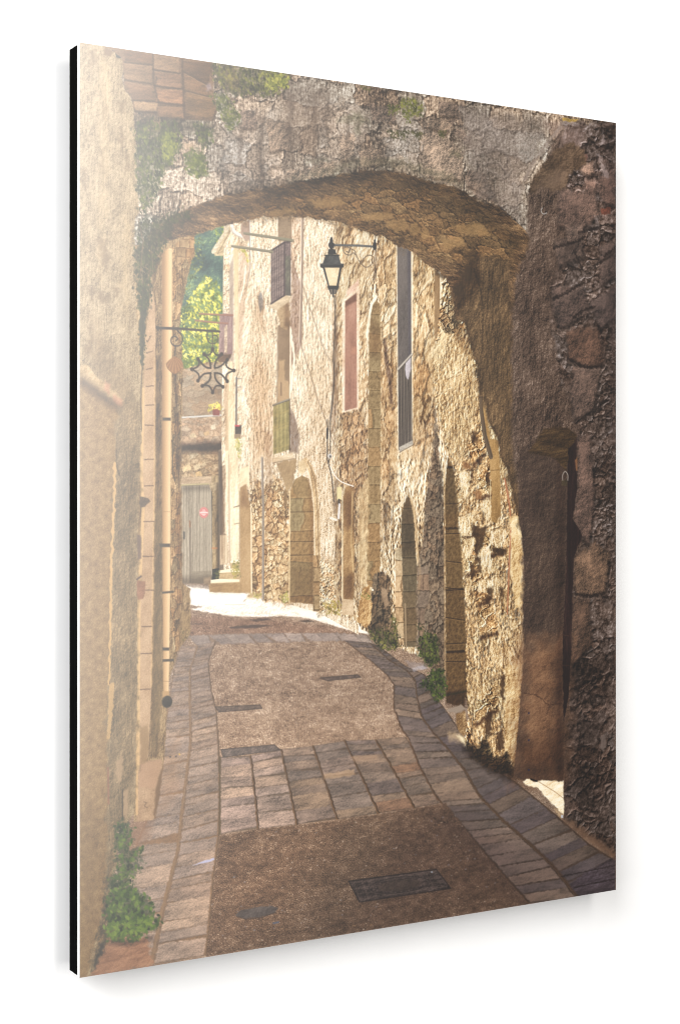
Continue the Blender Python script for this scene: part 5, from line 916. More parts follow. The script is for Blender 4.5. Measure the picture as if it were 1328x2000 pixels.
SM = P("-3.0,286.7 2.7,286.5 20.7,299.1 37.0,311.1 33.1,326.2 33.1,357.3 31.2,401.6 28.7,459.1 27.7,516.6 26.3,551.9 24.8,578.3 25.3,613.7 25.7,684.5 23.8,737.3 6.1,801.8 -3.3,800.4")
fill(SM, plaster([(0, (84, 54, 18)), (.3, (126, 92, 50)), (.55, (146, 112, 66)), (.8, (166, 132, 84)), (1, (190, 156, 106))], 1.5, 1.5, 524, b=.06, fine=.08, big=.08), smooth, 2.5, 2, 9)
shade(P("0.3,284.9 5.5,286.4 20.7,297.4 38.0,310.2 37.0,315.5 20.7,307.1 0.3,292.8"), (.62, .56, .48), 7)
# rough grey patch between render and wall end
fill(P("34.1,321.8 44.8,294.9 55.5,312.4 56.5,357.1 54.5,401.7 53.4,491.0 53.4,580.3 51.4,651.6 39.7,672.7 34.4,676.6 34.9,707.7 26.2,719.9 25.3,622.5 25.8,569.5 28.7,467.9 31.7,383.9"), plaster([(0, (48, 34, 12)), (.3, (86, 66, 36)), (.55, (116, 92, 58)), (.8, (144, 116, 78)), (1, (178, 144, 98))], 7, 11, 525, b=.13, big=.1, pit=.1, streak=.06), None, 6, 4, 9, op=.75)
line(P("32.6,359.5 31.2,410.4 29.2,445.8 28.2,512.2 26.8,549.7"), 2.6, (206, 160, 96), None, 2., rough=1.2, rs=6, op=.85); line(P("29.6,552.1 28.2,578.5 26.7,596.1"), 5, (204, 158, 94), None, 3, rough=1., op=.7)
for s in ("33.9,618.9 39.7,610.5 40.7,628.3 36.8,636.9 33.9,633.1", "40.7,645.2 44.6,642.0 45.5,664.4 42.6,668.6 39.7,663.8"):
    fill(P(s), (168, 134, 96), None, 2, 1.5, op=.8)
line(P("26.2,622.6 26.7,653.6"), 1.6, (140, 76, 52), op=.6); line(P("39.7,643.8 39.7,668.3"), 1.2, (40, 32, 18), op=.7); line(P("34.1,348.4 34.1,359.5 37.0,370.5"), 1.4, (66, 46, 22), op=.7, rough=.8)
fill(P("24.3,706.4 27.1,724.5 26.6,764.3 20.4,776.6 13.7,790.7 10.9,797.3 13.7,775.7 20.4,750.1"), plaster([(0, (26, 22, 14)), (.6, (84, 64, 36)), (1, (150, 112, 66))], 4, 7, 526, b=.16), None, 5, 4, 7, op=.8)
fill(P("18.5,774.6 23.8,770.9 23.3,777.0 15.6,790.1 11.8,796.5 13.7,785.4"), (38, 32, 24), None, 3, 2.5, 5, op=.85)
shade(P("0.1,664.2 26.2,666.9 22.8,777.0 9.9,799.8 -0.0,800.9"), (.84, .82, .78), 40)
fill(P("55.9,388.3 64.3,389.3 65.8,392.9 61.3,397.3 57.4,398.2 55.5,394.6"), plaster([(0, (56, 42, 30)), (1, (110, 86, 62))], 3, 3, 527), bx, .9, .5); line(P("57.4,398.2 56.4,406.2"), .9, (90, 66, 42))
rb = part('letter_box', 'reddish box with rounded foot on the edge of the left wall')
fill(P("53.5,461.6 61.8,462.7 61.3,473.4 59.3,477.8 54.4,478.6 53.5,473.2"), plaster([(0, (120, 74, 44)), (1, (168, 114, 80))], 4, 4, 528), rb, .9, .4); line(P("53.5,460.7 57.4,458.1"), 1.6, (74, 50, 44))
fill(P("53.5,421.4 57.4,422.3 57.9,442.9 54.4,443.7"), (96, 72, 60), None, 1.2, .5, op=.8)
# roof timbers / corbels at the top left
beams = part('stone_corbels', 'stepped brown corbel blocks jutting out at the top left of the arch')
fill(P("21.3,-1.7 40.1,-2.5 128.0,-1.8 128.0,26.6 133.1,40.6 129.0,52.1 100.4,54.5 51.7,53.0 47.8,41.0 41.5,34.6 40.1,9.1 30.4,2.4"), plaster([(0, (60, 40, 23)), (.5, (107, 78, 52)), (1, (146, 110, 79))], 14, 5, 530, b=.09), beams, 1.2, 1.)
for i, (s, lo) in enumerate((("41.1,0.9 67.5,0.9 67.5,9.0 42.0,10.6", (105, 73, 47)), ("69.4,1.5 94.4,0.9 94.4,13.5 69.4,13.2", (135, 103, 73)), ("41.0,12.5 68.4,11.5 67.5,26.0 42.0,25.7", (128, 96, 66)), ("70.4,15.7 95.9,15.1 96.4,26.9 70.4,27.4", (123, 89, 62)), ("43.0,28.2 67.5,29.6 70.4,40.9 48.8,42.6", (114, 82, 56)), ("71.4,30.9 97.9,28.5 99.4,41.0 72.4,41.5", (138, 97, 65)), ("50.8,44.2 73.4,43.2 72.4,50.5 51.7,52.1", (148, 115, 81)), ("73.4,45.9 99.4,43.7 99.9,53.6 74.4,54.8", (123, 89, 60)), ("97.4,2.3 125.9,0.3 123.9,20.7 98.4,11.2", (91, 64, 41)), ("98.4,13.0 121.8,21.8 125.9,30.5 100.4,28.2", (114, 82, 53)), ("101.4,29.8 125.9,32.3 131.1,41.8 128.0,51.3 102.4,48.8", (112, 82, 51)))):
    fill(P(s), plaster([(0, tuple(.7 * v for v in lo)), (.5, lo), (1, tuple(1.3 * v for v in lo))], 11, 3, 531 + i, b=.09), None, 1.2, .7, 5, i)
    c = P(s); line(np.array([c[3], c[2]]) + [0, 1], 1.6, (47, 31, 18), fe=1.6, rough=.5, op=.65); line(np.array([c[0], c[1]]), .7, (167, 133, 96), rough=.4, op=.4)
for s in ("68.9,1.6 69.4,27.1", "97.4,2.3 99.4,53.7", "72.4,20.0 70.4,29.2 74.4,42.2"):
    line(P(s), 1.5, (54, 35, 20), fe=1.5, rough=.7, op=.7)
fill(P("120.8,21.1 125.9,19.5 127.0,23.9 121.8,26.4"), (171, 152, 167), None, 2, 1, op=.5)
shade(P("51.7,53.0 100.4,54.5 128.0,54.0 130.0,63.9 69.4,69.7 51.7,67.2"), (.6, .58, .5), 10, 3)
fill(P("68.4,60.0 76.8,59.0 76.3,68.0 68.4,68.0"), (166, 131, 94), None, 2, 1, op=.7); fill(P("99.4,76.4 108.5,74.5 108.5,79.0 99.4,80.0"), (185, 152, 117), None, 2, 1, op=.7)

# ---- ivy and weeds -----------------------------------------------------------------------
ivy = part('hanging_ivy', 'green ivy trailing down the left side of the arch')
G1 = [(14, 24, 4), (34, 52, 10), (60, 82, 18), (92, 116, 34)]
foliage(P("52.7,67.1 69.4,59.8 91.8,58.2 96.4,75.8 87.3,94.8 80.3,100.0 73.3,119.6 59.5,142.4 53.6,120.5"), 420, .9, 2.6, G1, 541, ivy, (46, 58, 22), hang=1, bop=.7, brough=5)
foliage(P("78.3,68.7 89.3,66.6 91.3,85.4 84.3,94.2 77.3,86.8"), 110, 1., 2.6, [(44, 62, 10), (86, 108, 28), (122, 142, 48)], 542, None, hang=1)
foliage(P("109.5,56.1 126.9,58.7 125.9,72.6 117.7,78.9 111.6,69.6"), 70, .8, 2.2, G1, 543, ivy, (50, 60, 24), hang=1, bop=.5)
foliage(P("99.4,83.6 107.5,80.0 118.7,85.2 121.8,100.5 112.6,105.0 102.4,101.4"), 170, .9, 2.3, [(34, 50, 8), (68, 92, 20), (104, 128, 40)], 544, ivy, (54, 72, 24), bop=.75)
foliage(P("54.6,147.2 69.4,146.0 104.4,134.0 105.4,140.2 89.3,148.8 82.3,162.9 77.3,170.5 64.4,177.8 59.5,187.1 53.6,178.6"), 260, .9, 2.4, [(12, 20, 6), (32, 44, 14), (56, 74, 22)], 545, ivy, (40, 46, 22), hang=1, bop=.75, brough=5)
foliage(P("51.7,169.8 64.4,173.3 76.3,170.6 72.3,186.2 65.4,195.6 67.4,202.7 63.4,222.6 61.4,231.7 54.6,223.1 52.6,196.5"), 200, .9, 2.3, [(14, 22, 6), (36, 50, 14), (66, 86, 28)], 546, ivy, (44, 48, 22), hang=1, bop=.7, brough=4)
fill(P("56.5,223.0 62.4,220.9 61.4,240.6 60.4,258.6 58.5,275.7 56.5,267.7 55.5,240.9"), (40, 44, 24), ivy, 1.5, 1.2, op=.85)
foliage(P("54.6,205.3 64.4,204.6 66.4,213.5 62.4,228.1 56.5,227.5"), 60, .8, 2.2, [(22, 34, 6), (54, 74, 20)], 547, None, hang=1); foliage(P("55.5,245.4 64.4,246.8 61.4,276.4 57.5,276.6"), 26, .7, 1.6, [(24, 34, 10), (54, 66, 26)], 548, None, hang=1)
line(spline(P("60.5,195.9 58.5,222.9 59.4,258.6 57.5,294.5 57.9,330.2")), .8, (48, 38, 22), op=.7); line(P("67.4,168.6 69.3,195.4 66.4,204.5"), .8, (120, 92, 60), op=.6); line(P("54.6,147.2 59.5,164.7 56.5,196.2"), 1., (120, 84, 56), op=.6)
top = part('wall_greenery', 'green creepers spilling over the top of the arch')
foliage(P("128.0,-0.5 156.1,-0.1 193.4,-0.3 207.5,1.6 206.4,9.3 193.4,19.4 182.6,23.5 172.0,22.0 156.1,26.8 145.6,25.3 137.3,21.7 129.0,12.7"), 430, .8, 2.4, [(20, 26, 8), (48, 58, 22), (84, 96, 40), (126, 140, 66)], 549, top, (66, 66, 34), bop=.75, brough=4, hang=1)
foliage(P("182.6,1.1 206.4,2.7 204.2,11.5 191.2,18.7 182.6,15.1"), 110, 1., 2.5, [(66, 84, 24), (112, 132, 50), (158, 172, 84)], 550, None)
foliage(P("125.9,29.6 140.4,26.9 156.1,44.3 154.0,52.0 144.6,59.5 140.4,52.6 132.1,41.6"), 170, .8, 2.2, [(38, 50, 18), (70, 88, 34), (108, 126, 56)], 551, top, (74, 78, 44), bop=.6)
fill(P("137.3,5.2 150.9,1.6 155.0,21.3 145.6,27.1 140.4,20.4"), (124, 92, 58), None, 8, 4, op=.3)
tuft = part('wall_greenery', 'small green tuft growing on the crown of the arch')
foliage(P("328.8,9.5 344.2,4.6 356.2,11.1 353.8,21.3 344.2,21.4 340.6,28.7 331.1,21.9"), 120, .8, 2.0, [(40, 50, 14), (82, 98, 30), (126, 142, 56)], 552, tuft, (80, 84, 40), bop=.5)
foliage(P("314.7,16.1 327.6,13.5 326.4,21.5 317.0,23.6"), 46, .8, 1.8, [(40, 50, 18), (90, 104, 46)], 553, None); foliage(P("313.5,39.6 340.6,37.6 334.7,47.1 319.4,45.8"), 60, .7, 1.6, [(36, 40, 18), (74, 80, 40)], 554, None); foliage(P("340.6,37.6 356.2,36.8 352.6,44.1"), 30, .7, 1.5, [(36, 40, 18), (74, 80, 40)], 555, None); foliage(P("285.1,0.3 296.1,-0.1 294.9,4.9 285.7,5.0"), 26, .6, 1.4, [(40, 44, 22), (84, 88, 46)], 556, None); foliage(P("374.3,32.8 382.9,32.8 380.4,40.1 374.3,38.8"), 26, .6, 1.4, [(40, 48, 24), (80, 92, 44)], 557, None)
for s in ("259.5,37.1 282.3,26.7 293.8,34.1", "276.6,39.9 284.6,36.1 282.3,47.0", "389.0,54.1 401.3,48.8 398.8,58.1", "226.1,78.8 248.3,74.6"):
    fill(P(s), (70, 72, 38), None, 6, 3, op=.4)
weed = part('foreground_weed', 'leafy green weed growing at the foot of the left wall')
foliage(P("34.4,671.3 39.7,670.0 47.5,678.0 48.5,687.0 44.6,697.3 58.2,695.2 56.3,701.3 46.5,709.1 57.2,707.7 59.2,711.5 47.5,719.0 48.4,727.1 41.6,739.6 34.9,721.0 33.9,694.3"), 150, 1.2, 2.8, [(10, 28, 4), (30, 62, 12), (52, 92, 20), (80, 120, 34)], 560, weed, (26, 52, 14), bop=.8, brough=4)
foliage(P("28.1,718.4 32.9,715.5 39.7,730.5 50.4,729.2 57.2,735.4 64.1,740.7 69.1,748.6 67.1,756.4 77.0,763.1 69.0,766.5 59.2,768.8 50.4,775.6 39.7,771.4 27.1,772.3 26.2,746.5"), 300, 1.6, 3.8, [(12, 32, 4), (32, 68, 12), (56, 98, 22), (88, 130, 40)], 561, weed, (26, 54, 14), bop=.85, brough=4)
foliage(P("27.1,755.5 69.0,759.4 64.1,770.3 50.4,775.6 39.7,771.4 28.1,772.4"), 50, 1.8, 3.6, [(50, 92, 14), (92, 134, 36)], 562, None)
shade(P("28.1,770.7 50.4,775.6 69.0,772.8 69.0,777.3 44.5,779.2 27.1,775.8"), (.6, .56, .54), 4, 1.5)
bush = part('wall_weed', 'dark trailing weeds at the foot of the mossy buttress')
bush2 = part('wall_weed', 'dark bush beside the shaded pier')
bush3 = part('wall_weed', 'nearest dark bush in front of the brown doorway')
bush4 = part('wall_weed', 'yellowish weeds below the meter box')
bush5 = part('wall_weed', 'tiny pale weed beside the arched doorway')
foliage(P("294.8,518.0 305.2,513.6 326.3,519.4 328.6,532.3 316.9,536.6 305.2,532.1"), 140, .7, 1.8, [(14, 22, 6), (36, 52, 16), (76, 92, 36), (130, 140, 76)], 563, bush, (40, 44, 22), bop=.6); foliage(P("319.2,501.5 325.1,504.7 326.3,518.4 318.1,517.1"), 40, .6, 1.4, [(40, 50, 16), (100, 110, 50)], 564, None)
foliage(P("351.3,525.5 359.7,521.9 371.8,523.5 375.4,538.6 374.2,551.5 363.3,552.8 352.5,544.3"), 200, .8, 2.2, [(10, 18, 6), (30, 46, 14), (60, 84, 26), (92, 116, 44)], 565, bush2, (26, 36, 16), bop=.75)
foliage(P("356.1,567.3 369.3,557.2 380.3,558.8 382.7,573.9 381.5,586.8 370.5,588.1 365.7,577.8 353.6,571.1"), 230, .8, 2.2, [(8, 16, 4), (24, 44, 12), (50, 78, 22), (80, 110, 38)], 566, bush3, (20, 32, 12), bop=.8)
foliage(P("347.7,511.5 358.5,512.9 356.1,518.8 348.9,517.5"), 20, .6, 1.4, [(30, 40, 16), (80, 90, 40)], 567, None)
foliage(P("241.4,487.9 254.9,485.5 262.8,488.7 261.6,499.2 248.1,498.7"), 70, .6, 1.6, [(90, 90, 30), (150, 144, 66), (206, 200, 120)], 568, bush4); foliage(P("197.5,478.9 205.1,477.2 206.2,485.7 199.7,486.4"), 34, .6, 1.4, [(110, 120, 50), (190, 196, 120)], 569, bush5); foliage(P("167.5,476.9 177.1,477.2 176.0,480.9 168.6,480.7"), 22, .5, 1.2, [(110, 120, 50), (190, 196, 120)], 570, None); foliage(P("284.4,479.8 294.8,482.1 294.8,486.9 286.7,483.8"), 16, .6, 1.4, [(70, 90, 30), (130, 140, 60)], 571, None)

# ---- street lantern and hanging sign ------------------------------------------------------
lan = part('street_lantern', 'black four-sided street lantern hanging from a scrolled iron bracket')
IRON = (42, 40, 40); IRONL = (92, 90, 88)
line(P("301.2,141.6 301.2,151.8"), .9, (70, 64, 60)); line(P("301.2,151.8 301.2,170.2 300.1,182.5"), 3., (104, 84, 66), op=.5, fe=2)
arm = part('lantern_bracket', 'iron wall bracket with curled scrolls', lan)
line(P("255.0,153.8 282.2,152.2 300.7,151.8"), 2.0, (66, 66, 66), arm); line(P("256.1,153.4 299.5,151.4"), .6, (140, 138, 134), op=.6)
fill(P("298.4,148.1 302.4,147.8 302.4,154.1 298.3,153.9"), IRON, arm); line(P("300.4,146.0 300.4,154.3"), 2.2, IRON, arm)
line(spline(P("278.8,161.2 276.5,159.4 273.1,161.6 268.5,161.5 265.1,158.3 266.3,155.4 270.3,154.6 273.1,156.3 271.4,159.3 268.5,158.6")), .9, (104, 88, 72), arm)
line(spline(P("273.1,155.8 277.7,157.4 279.9,162.1 284.5,168.5 290.3,172.0 296.0,169.6 299.5,164.5 297.2,160.8 291.4,161.2 286.8,165.4 284.5,168.5")), .9, (112, 92, 72), arm)
line(P("252.2,147.8 252.2,155.5"), 2.6, IRON, lan, 3.6); fill(ell(P("252.2,150.2")[0], 1.8, 2.6), IRON, lan); fill(ell(P("252.2,154.1")[0], 3.4, 3.2), IRON, lan); fill(P("248.8,158.1 256.1,157.6 257.8,162.2 248.3,163.4"), IRON, lan); line(P("252.2,155.5 252.2,159.3"), 3., IRON, lan)
fill(P("246.0,163.6 260.1,162.6 262.9,171.5 242.1,172.9"), plaster([(0, (36, 36, 36)), (.5, (62, 61, 60)), (1, (98, 96, 92))], 5, 9, 580, b=.08), lan)
line(P("245.5,164.1 260.6,163.0"), 1.2, (34, 34, 34)); fill(P("239.9,172.1 265.7,170.3 265.7,173.7 262.9,174.8 242.7,176.2 239.9,175.5"), IRON, lan); line(P("240.4,172.6 265.1,170.8"), .5, (120, 116, 110), op=.6)
fill(P("242.7,175.7 263.4,174.3 259.5,192.8 248.8,193.5"), IRON, lan)
glass = part('lantern_glass', 'creamy lit-through glass pane of the lantern', lan)
fill(P("244.9,175.6 261.2,174.5 257.8,191.5 249.9,192.0"), plaster([(0, (206, 176, 132)), (.5, (232, 206, 162)), (1, (250, 232, 196))], 6, 8, 581, b=.05), glass)
line(P("262.9,174.8 259.2,192.3"), 1.4, (58, 50, 44)); fill(P("247.7,192.6 260.6,191.8 259.5,195.2 248.8,195.9"), IRON, lan); fill(P("249.4,195.8 258.9,195.2 256.7,199.7 251.6,200.0"), (112, 100, 86), lan); line(P("249.9,195.3 251.6,199.5"), 1., IRON); line(P("258.4,194.8 256.7,199.2"), 1., IRON); line(P("254.1,194.6 254.1,202.2"), 1.4, IRON, lan)
hs = part('hanging_sign', 'iron sign bracket with an openwork eight-point cross and a scallop shell')
IR = (44, 34, 26)
line(P("72.8,240.5 91.8,240.0 134.6,240.6"), 2.6, IR, hs, 1.8)
line(P("72.3,239.2 73.8,242.3"), 1.6, IR); line(spline(P("91.8,240.9 96.3,245.2 97.8,249.7 95.3,254.3 90.2,255.5 86.7,252.9 86.7,248.8 89.7,246.9 92.8,248.6 91.2,250.9")), 1.2, IR, hs)
line(spline(P("122.2,241.2 122.2,246.7 124.8,251.2 130.0,251.4 133.1,248.0 131.5,244.4 128.4,244.6 127.9,246.9")), 1.1, (64, 54, 36), hs)
line(P("90.7,255.4 90.2,265.0"), 1.1, IR, hs); line(P("127.4,241.9 127.6,257.5"), 1., (70, 60, 40), hs)
cx = part('openwork_cross', 'dark iron eight-pointed openwork cross hanging from the bracket', hs)


def stroke(s, w=2.0, c=(46, 34, 24)):
    line(spline(P(s)), w, c, cx)


for s in ("136.7,261.2 132.0,265.5 129.9,270.2 129.7,273.4", "141.9,266.1 136.7,270.9 133.0,272.8 129.7,273.4", "141.9,284.5 137.2,279.6 133.6,278.1 129.7,278.0", "137.4,289.7 132.5,285.7 130.2,282.1 129.7,278.0", "117.9,289.4 123.2,286.0 125.3,282.3 125.6,278.2", "113.5,284.5 118.1,279.8 121.7,278.5 125.6,278.2", "113.5,266.7 118.6,271.6 122.2,273.5 125.6,273.6", "119.1,261.9 123.8,265.9 125.3,270.4 125.6,273.6"):
    stroke(s, 1.7)
for s in ("119.1,261.7 122.7,262.2 125.3,260.8 127.6,256.5", "136.7,261.0 132.5,261.8 129.9,260.6 127.6,256.5", "141.9,266.1 141.3,270.2 143.4,272.9 149.2,275.0", "141.9,284.5 141.3,280.3 143.4,277.5 149.2,275.0", "137.4,289.7 132.5,289.1 129.9,290.8 127.6,295.5", "117.9,289.4 122.7,289.5 125.3,291.0 127.6,295.5", "113.5,284.5 114.0,280.9 112.0,278.2 107.4,275.4", "113.5,266.7 114.0,270.8 112.0,273.2 107.4,275.4"):
    stroke(s, 1.5)
for s in ("119.1,261.5", "136.7,260.7", "142.4,265.6", "142.4,284.9", "138.0,290.1", "117.3,289.9", "113.0,285.4", "113.0,266.1", "127.6,256.5", "149.2,275.0", "127.6,295.5", "106.9,275.4"):
    fill(ell(P(s)[0], 1.8, 1.8, 12), (44, 32, 22), cx)
shell = part('scallop_shell', 'brown scallop shell hanging from the sign bracket', hs)
fill(spline(P("90.2,264.5 94.3,266.6 97.8,269.6 97.3,275.1 93.7,278.4 90.2,280.3 86.7,278.7 83.2,275.6 81.7,271.6 84.7,267.9 90.2,264.5"), 5), lambda x, y: ramp(.5 + .28 * np.sin(np.arctan2(x - P("90.2,263.6")[0][0], y - P("90.2,263.6")[0][1]) * 26) + .1 * fbm(x / 2, y / 2, 3, 590), [(0, (120, 74, 34)), (1, (176, 124, 74))]), shell, .8)
line(spline(P("81.7,271.6 83.2,275.6 86.7,278.7 90.2,280.3 93.7,278.4 97.3,275.1")), .7, (96, 58, 28), op=.6)

hx, hy = np.meshgrid(XS, YS)
both = (IDS == lw) | (IDS == smooth); low = sdist(SM, hx, hy) < 0
IDS[both & low] = smooth; IDS[both & ~low] = lw
# gaps left between printed areas belong to the area next to them
bad = (IDS == hill) & (sdist(P("89.3,144.3 143.5,139.8 143.4,280.3 89.2,282.2"), hx, hy) > 0)
for _ in range(60):
    if not bad.any():
        break
    for dy, dx in ((0, 1), (0, -1), (1, 0), (-1, 0)):
        src = np.roll(IDS, (dy, dx), (0, 1)); ok = np.roll(~bad, (dy, dx), (0, 1)) & bad
        IDS[ok] = src[ok]; bad &= ~ok

INK_ROUGH, INK_SPEC, INK_GAIN, WORLD = .335, 1.0, .91, .01
INK_SAT, INK_GAMMA = .91, .97
LAMPS = [('key_lamp', (-3.4, -2.4, 4.5), (.4, 0, 1.0), 2.6, 205.),
         ('fill_lamp', (-3.6, -2.6, 2.5), (.6, 0, 1.2), 2.8, 118.),
         ('front_lamp', (-.8, -3.6, 1.7), (.5, 0, 1.0), 3.0, 40.),
         ('gloss_lamp', (.08, -1.85, 1.82), (-.3, 0, 1.62), .40, 29., (1, .965, .92), 2.3, -10.)]

# ----------------------------------------------------------------------------
#  THE SCENE: a frameless photo print (black core, pale front sheet) hung a few
#  centimetres off a white wall, lit by soft studio lamps.
# ----------------------------------------------------------------------------
import bpy
import bmesh
from mathutils import Vector, Quaternion

SC = bpy.context.scene
COL = SC.collection
GAP, THICK, SHEET = 0.018, 0.0185, 0.0055      # off the wall, black core, front sheet (m)
BASE_Z = 1.10
FRONT = -(GAP + THICK + SHEET)


def nodes(name):
    m = bpy.data.materials.new(name); m.use_nodes = True
    nt = m.node_tree
    return m, nt, nt.nodes['Principled BSDF']


def simple(name, c, rough, spec=.5, grain=.0, scale=60.):
    m, nt, b = nodes(name)
    b.inputs['Roughness'].default_value = rough
    b.inputs['Specular IOR Level'].default_value = spec
    n = nt.nodes.new('ShaderNodeTexNoise'); n.inputs['Scale'].default_value = scale; n.inputs['Detail'].default_value = 4
    tc = nt.nodes.new('ShaderNodeTexCoord'); nt.links.new(tc.outputs['Object'], n.inputs['Vector'])
    r = nt.nodes.new('ShaderNodeValToRGB')
    r.color_ramp.elements[0].position = .3; r.color_ramp.elements[1].position = .7
    r.color_ramp.elements[0].color = (c[0] * (1 - grain), c[1] * (1 - grain), c[2] * (1 - grain), 1)
    r.color_ramp.elements[1].color = (min(1, c[0] * (1 + grain)), min(1, c[1] * (1 + grain)), min(1, c[2] * (1 + grain)), 1)
    nt.links.new(n.outputs['Fac'], r.inputs['Fac']); nt.links.new(r.outputs['Color'], b.inputs['Base Color'])
    return m


# printed ink under a satin protective film
INK, nt, b = nodes('printed_ink')
at = nt.nodes.new('ShaderNodeAttribute'); at.attribute_name = 'ink'
gr = nt.nodes.new('ShaderNodeTexNoise'); gr.inputs['Scale'].default_value = 900; gr.inputs['Detail'].default_value = 2
tc = nt.nodes.new('ShaderNodeTexCoord'); nt.links.new(tc.outputs['Object'], gr.inputs['Vector'])
mr = nt.nodes.new('ShaderNodeMapRange'); mr.inputs['From Min'].default_value = .25; mr.inputs['From Max'].default_value = .75
mr.inputs['To Min'].default_value = .93; mr.inputs['To Max'].default_value = 1.07
nt.links.new(gr.outputs['Fac'], mr.inputs['Value'])
vm = nt.nodes.new('ShaderNodeVectorMath'); vm.operation = 'SCALE'
nt.links.new(at.outputs['Color'], vm.inputs[0]); nt.links.new(mr.outputs['Result'], vm.inputs['Scale'])
nt.links.new(vm.outputs['Vector'], b.inputs['Base Color'])
b.inputs['Roughness'].default_value = INK_ROUGH
b.inputs['IOR'].default_value = 1.9
b.inputs['Specular IOR Level'].default_value = INK_SPEC

BLACK = simple('black_core_edge', (.0012, .0012, .0012), .8, .02, .3, 40)
SHEETM = simple('pale_sheet_edge', (.66, .66, .66), .5, .3, .04, 30)
WALL = simple('white_painted_wall', (.93, .93, .93), .9, .1, .01, 25)


def mesh_obj(name, verts, faces, mat, parent=None):
    me = bpy.data.meshes.new(name); me.from_pydata(verts, [], faces); me.update()
    o = bpy.data.objects.new(name, me); me.materials.append(mat); COL.objects.link(o)
    if parent:
        o.parent = parent
    return o


def box_obj(name, lo, hi, mat, parent, bevel=.0004):
    bm = bmesh.new(); bmesh.ops.create_cube(bm, size=1)
    for v in bm.verts:
        v.co = Vector([lo[i] + (v.co[i] + .5) * (hi[i] - lo[i]) for i in range(3)])
    if bevel:
        bmesh.ops.bevel(bm, geom=bm.edges[:], offset=bevel, segments=2, affect='EDGES')
    me = bpy.data.meshes.new(name); bm.to_mesh(me); bm.free(); me.materials.append(mat)
    o = bpy.data.objects.new(name, me); COL.objects.link(o); o.parent = parent
    return o


# white wall behind the print: one broad sheet
wall = mesh_obj('white_wall', [(-8, 0, -4), (8, 0, -4), (8, 0, 8), (-8, 0, 8)], [(0, 1, 2, 3)], WALL)
wall['kind'] = 'structure'

print_ = bpy.data.objects.new('photo_print', None); COL.objects.link(print_)
print_.location = (0, FRONT, BASE_Z)
print_['label'] = 'frameless black-edged photo print of a sunlit stone lane hanging on a white wall'
print_['category'] = 'photo print'

w2 = PW / 2000.; hh = PH / 1000.
# the core is a sandwich of two black boards with a fine seam
box_obj('backing_board', (-w2 + .0004, SHEET, .0004), (w2 - .0004, SHEET + THICK * .52, hh - .0004), BLACK, print_)['label'] = 'front half of the black core'
box_obj('backing_board', (-w2 + .0006, SHEET + THICK * .52, .0006), (w2 - .0006, SHEET + THICK, hh - .0006), BLACK, print_)['label'] = 'rear half of the black core'
fs = box_obj('front_sheet', (-w2, .0003, 0), (w2, SHEET, hh), SHEETM, print_, .0002)
fs['label'] = 'thin pale sheet carrying the picture'
for sx in (-1, 1):       # stand-offs that hold the print off the wall
    for zz in (.16, .64):
        box_obj('wall_spacer', (sx * .18 - .02, SHEET + THICK, zz - .02), (sx * .18 + .02, SHEET + THICK + GAP, zz + .02), BLACK, print_, .001)

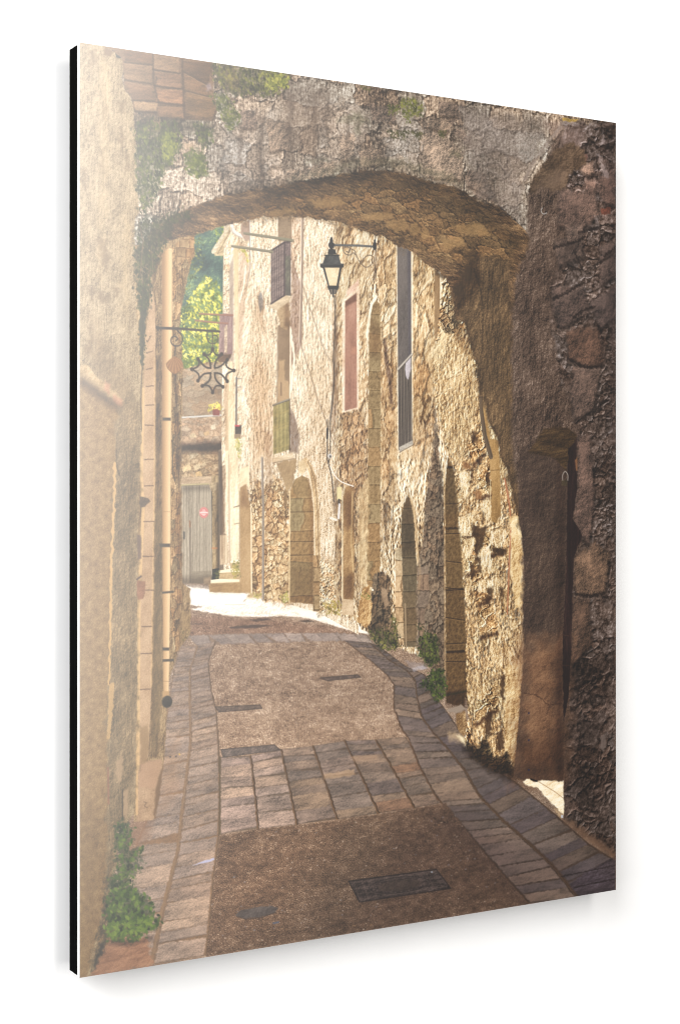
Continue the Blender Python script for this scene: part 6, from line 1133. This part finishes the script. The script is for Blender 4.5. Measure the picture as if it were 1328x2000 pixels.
# the picture: one flat mosaic of printed areas, each depicted thing a mesh of its own
img = np.clip(IMG, 0, 1) ** INK_GAMMA
img = np.clip(img @ np.array([.3, .59, .11], np.float32)[:, None] * (1 - INK_SAT) + img * INK_SAT, 0, 1)
lin = np.where(img <= .04045, img / 12.92, ((img + .055) / 1.055) ** 2.4) * INK_GAIN
lin = np.clip(lin, .0015, .97).astype(np.float32)
rgba = np.concatenate([lin, np.ones((NY, NX, 1), np.float32)], -1).reshape(-1, 4)
gx, gz = np.meshgrid(XS / 1000. - w2, hh - YS / 1000.)
verts = np.stack([gx, np.full_like(gx, -.0001), gz], -1).reshape(-1, 3).astype(np.float32)
cell = IDS[:-1, :-1]
objs = []
for pid, (name, label, par) in enumerate(PARTS):
    r, c = np.nonzero(cell == pid)
    if not len(r):
        objs.append(None); continue
    a = r * NX + c
    quads = np.stack([a, a + NX, a + NX + 1, a + 1], 1)
    used, inv = np.unique(quads, return_inverse=True)
    me = bpy.data.meshes.new(name)
    n = len(quads)
    me.vertices.add(len(used)); me.vertices.foreach_set('co', verts[used].ravel())
    me.loops.add(n * 4); me.loops.foreach_set('vertex_index', inv.ravel().astype(np.int32))
    me.polygons.add(n); me.polygons.foreach_set('loop_start', np.arange(0, n * 4, 4, dtype=np.int32))
    ca = me.color_attributes.new('ink', 'FLOAT_COLOR', 'POINT'); ca.data.foreach_set('color', rgba[used].ravel())
    me.update(calc_edges=True); me.validate(); me.materials.append(INK)
    o = bpy.data.objects.new(name, me); COL.objects.link(o)
    o.parent = objs[par] if par >= 0 and objs[par] else print_
    if label:
        o['label'] = label
    objs.append(o)


# ---- lamps, camera -----------------------------------------------------------
def area(name, loc, target, size, power, color=(1, 1, 1), size_y=None, roll=0.):
    l = bpy.data.lights.new(name, 'AREA'); l.shape = 'RECTANGLE'; l.size = size; l.size_y = size_y or size; l.energy = power; l.color = color
    o = bpy.data.objects.new(name, l); COL.objects.link(o); o.location = loc
    q = (Vector(target) - Vector(loc)).to_track_quat('-Z', 'Y') @ Quaternion((0, 0, 1), math.radians(roll))
    o.rotation_euler = q.to_euler()
    return o


CZ = BASE_Z + hh / 2
for a_ in LAMPS:
    area(*a_)
wd = bpy.data.worlds.new('World'); SC.world = wd; wd.use_nodes = True
bg = wd.node_tree.nodes['Background']; bg.inputs[0].default_value = (1, 1, 1, 1); bg.inputs[1].default_value = WORLD

cam = bpy.data.cameras.new('camera'); co = bpy.data.objects.new('camera', cam); COL.objects.link(co)
co.location = (-w2 - .57296, FRONT - 1.34236, CZ + .01824)
co.rotation_euler = (math.radians(90), 0, -.556269)
cam.sensor_fit = 'AUTO'; cam.sensor_width = 36; cam.lens = 3294.33 / 2000 * 36
cam.shift_y = -(1000 - 954.85) / 2000
cam.clip_start = .05; cam.clip_end = 100
SC.camera = co
vs = SC.view_settings
vs.view_transform = 'Standard'; vs.look = 'None'; vs.exposure = 0; vs.gamma = 1; vs.use_curve_mapping = False
SC.cycles.max_bounces = 4
SC.cycles.filter_width = 1.1
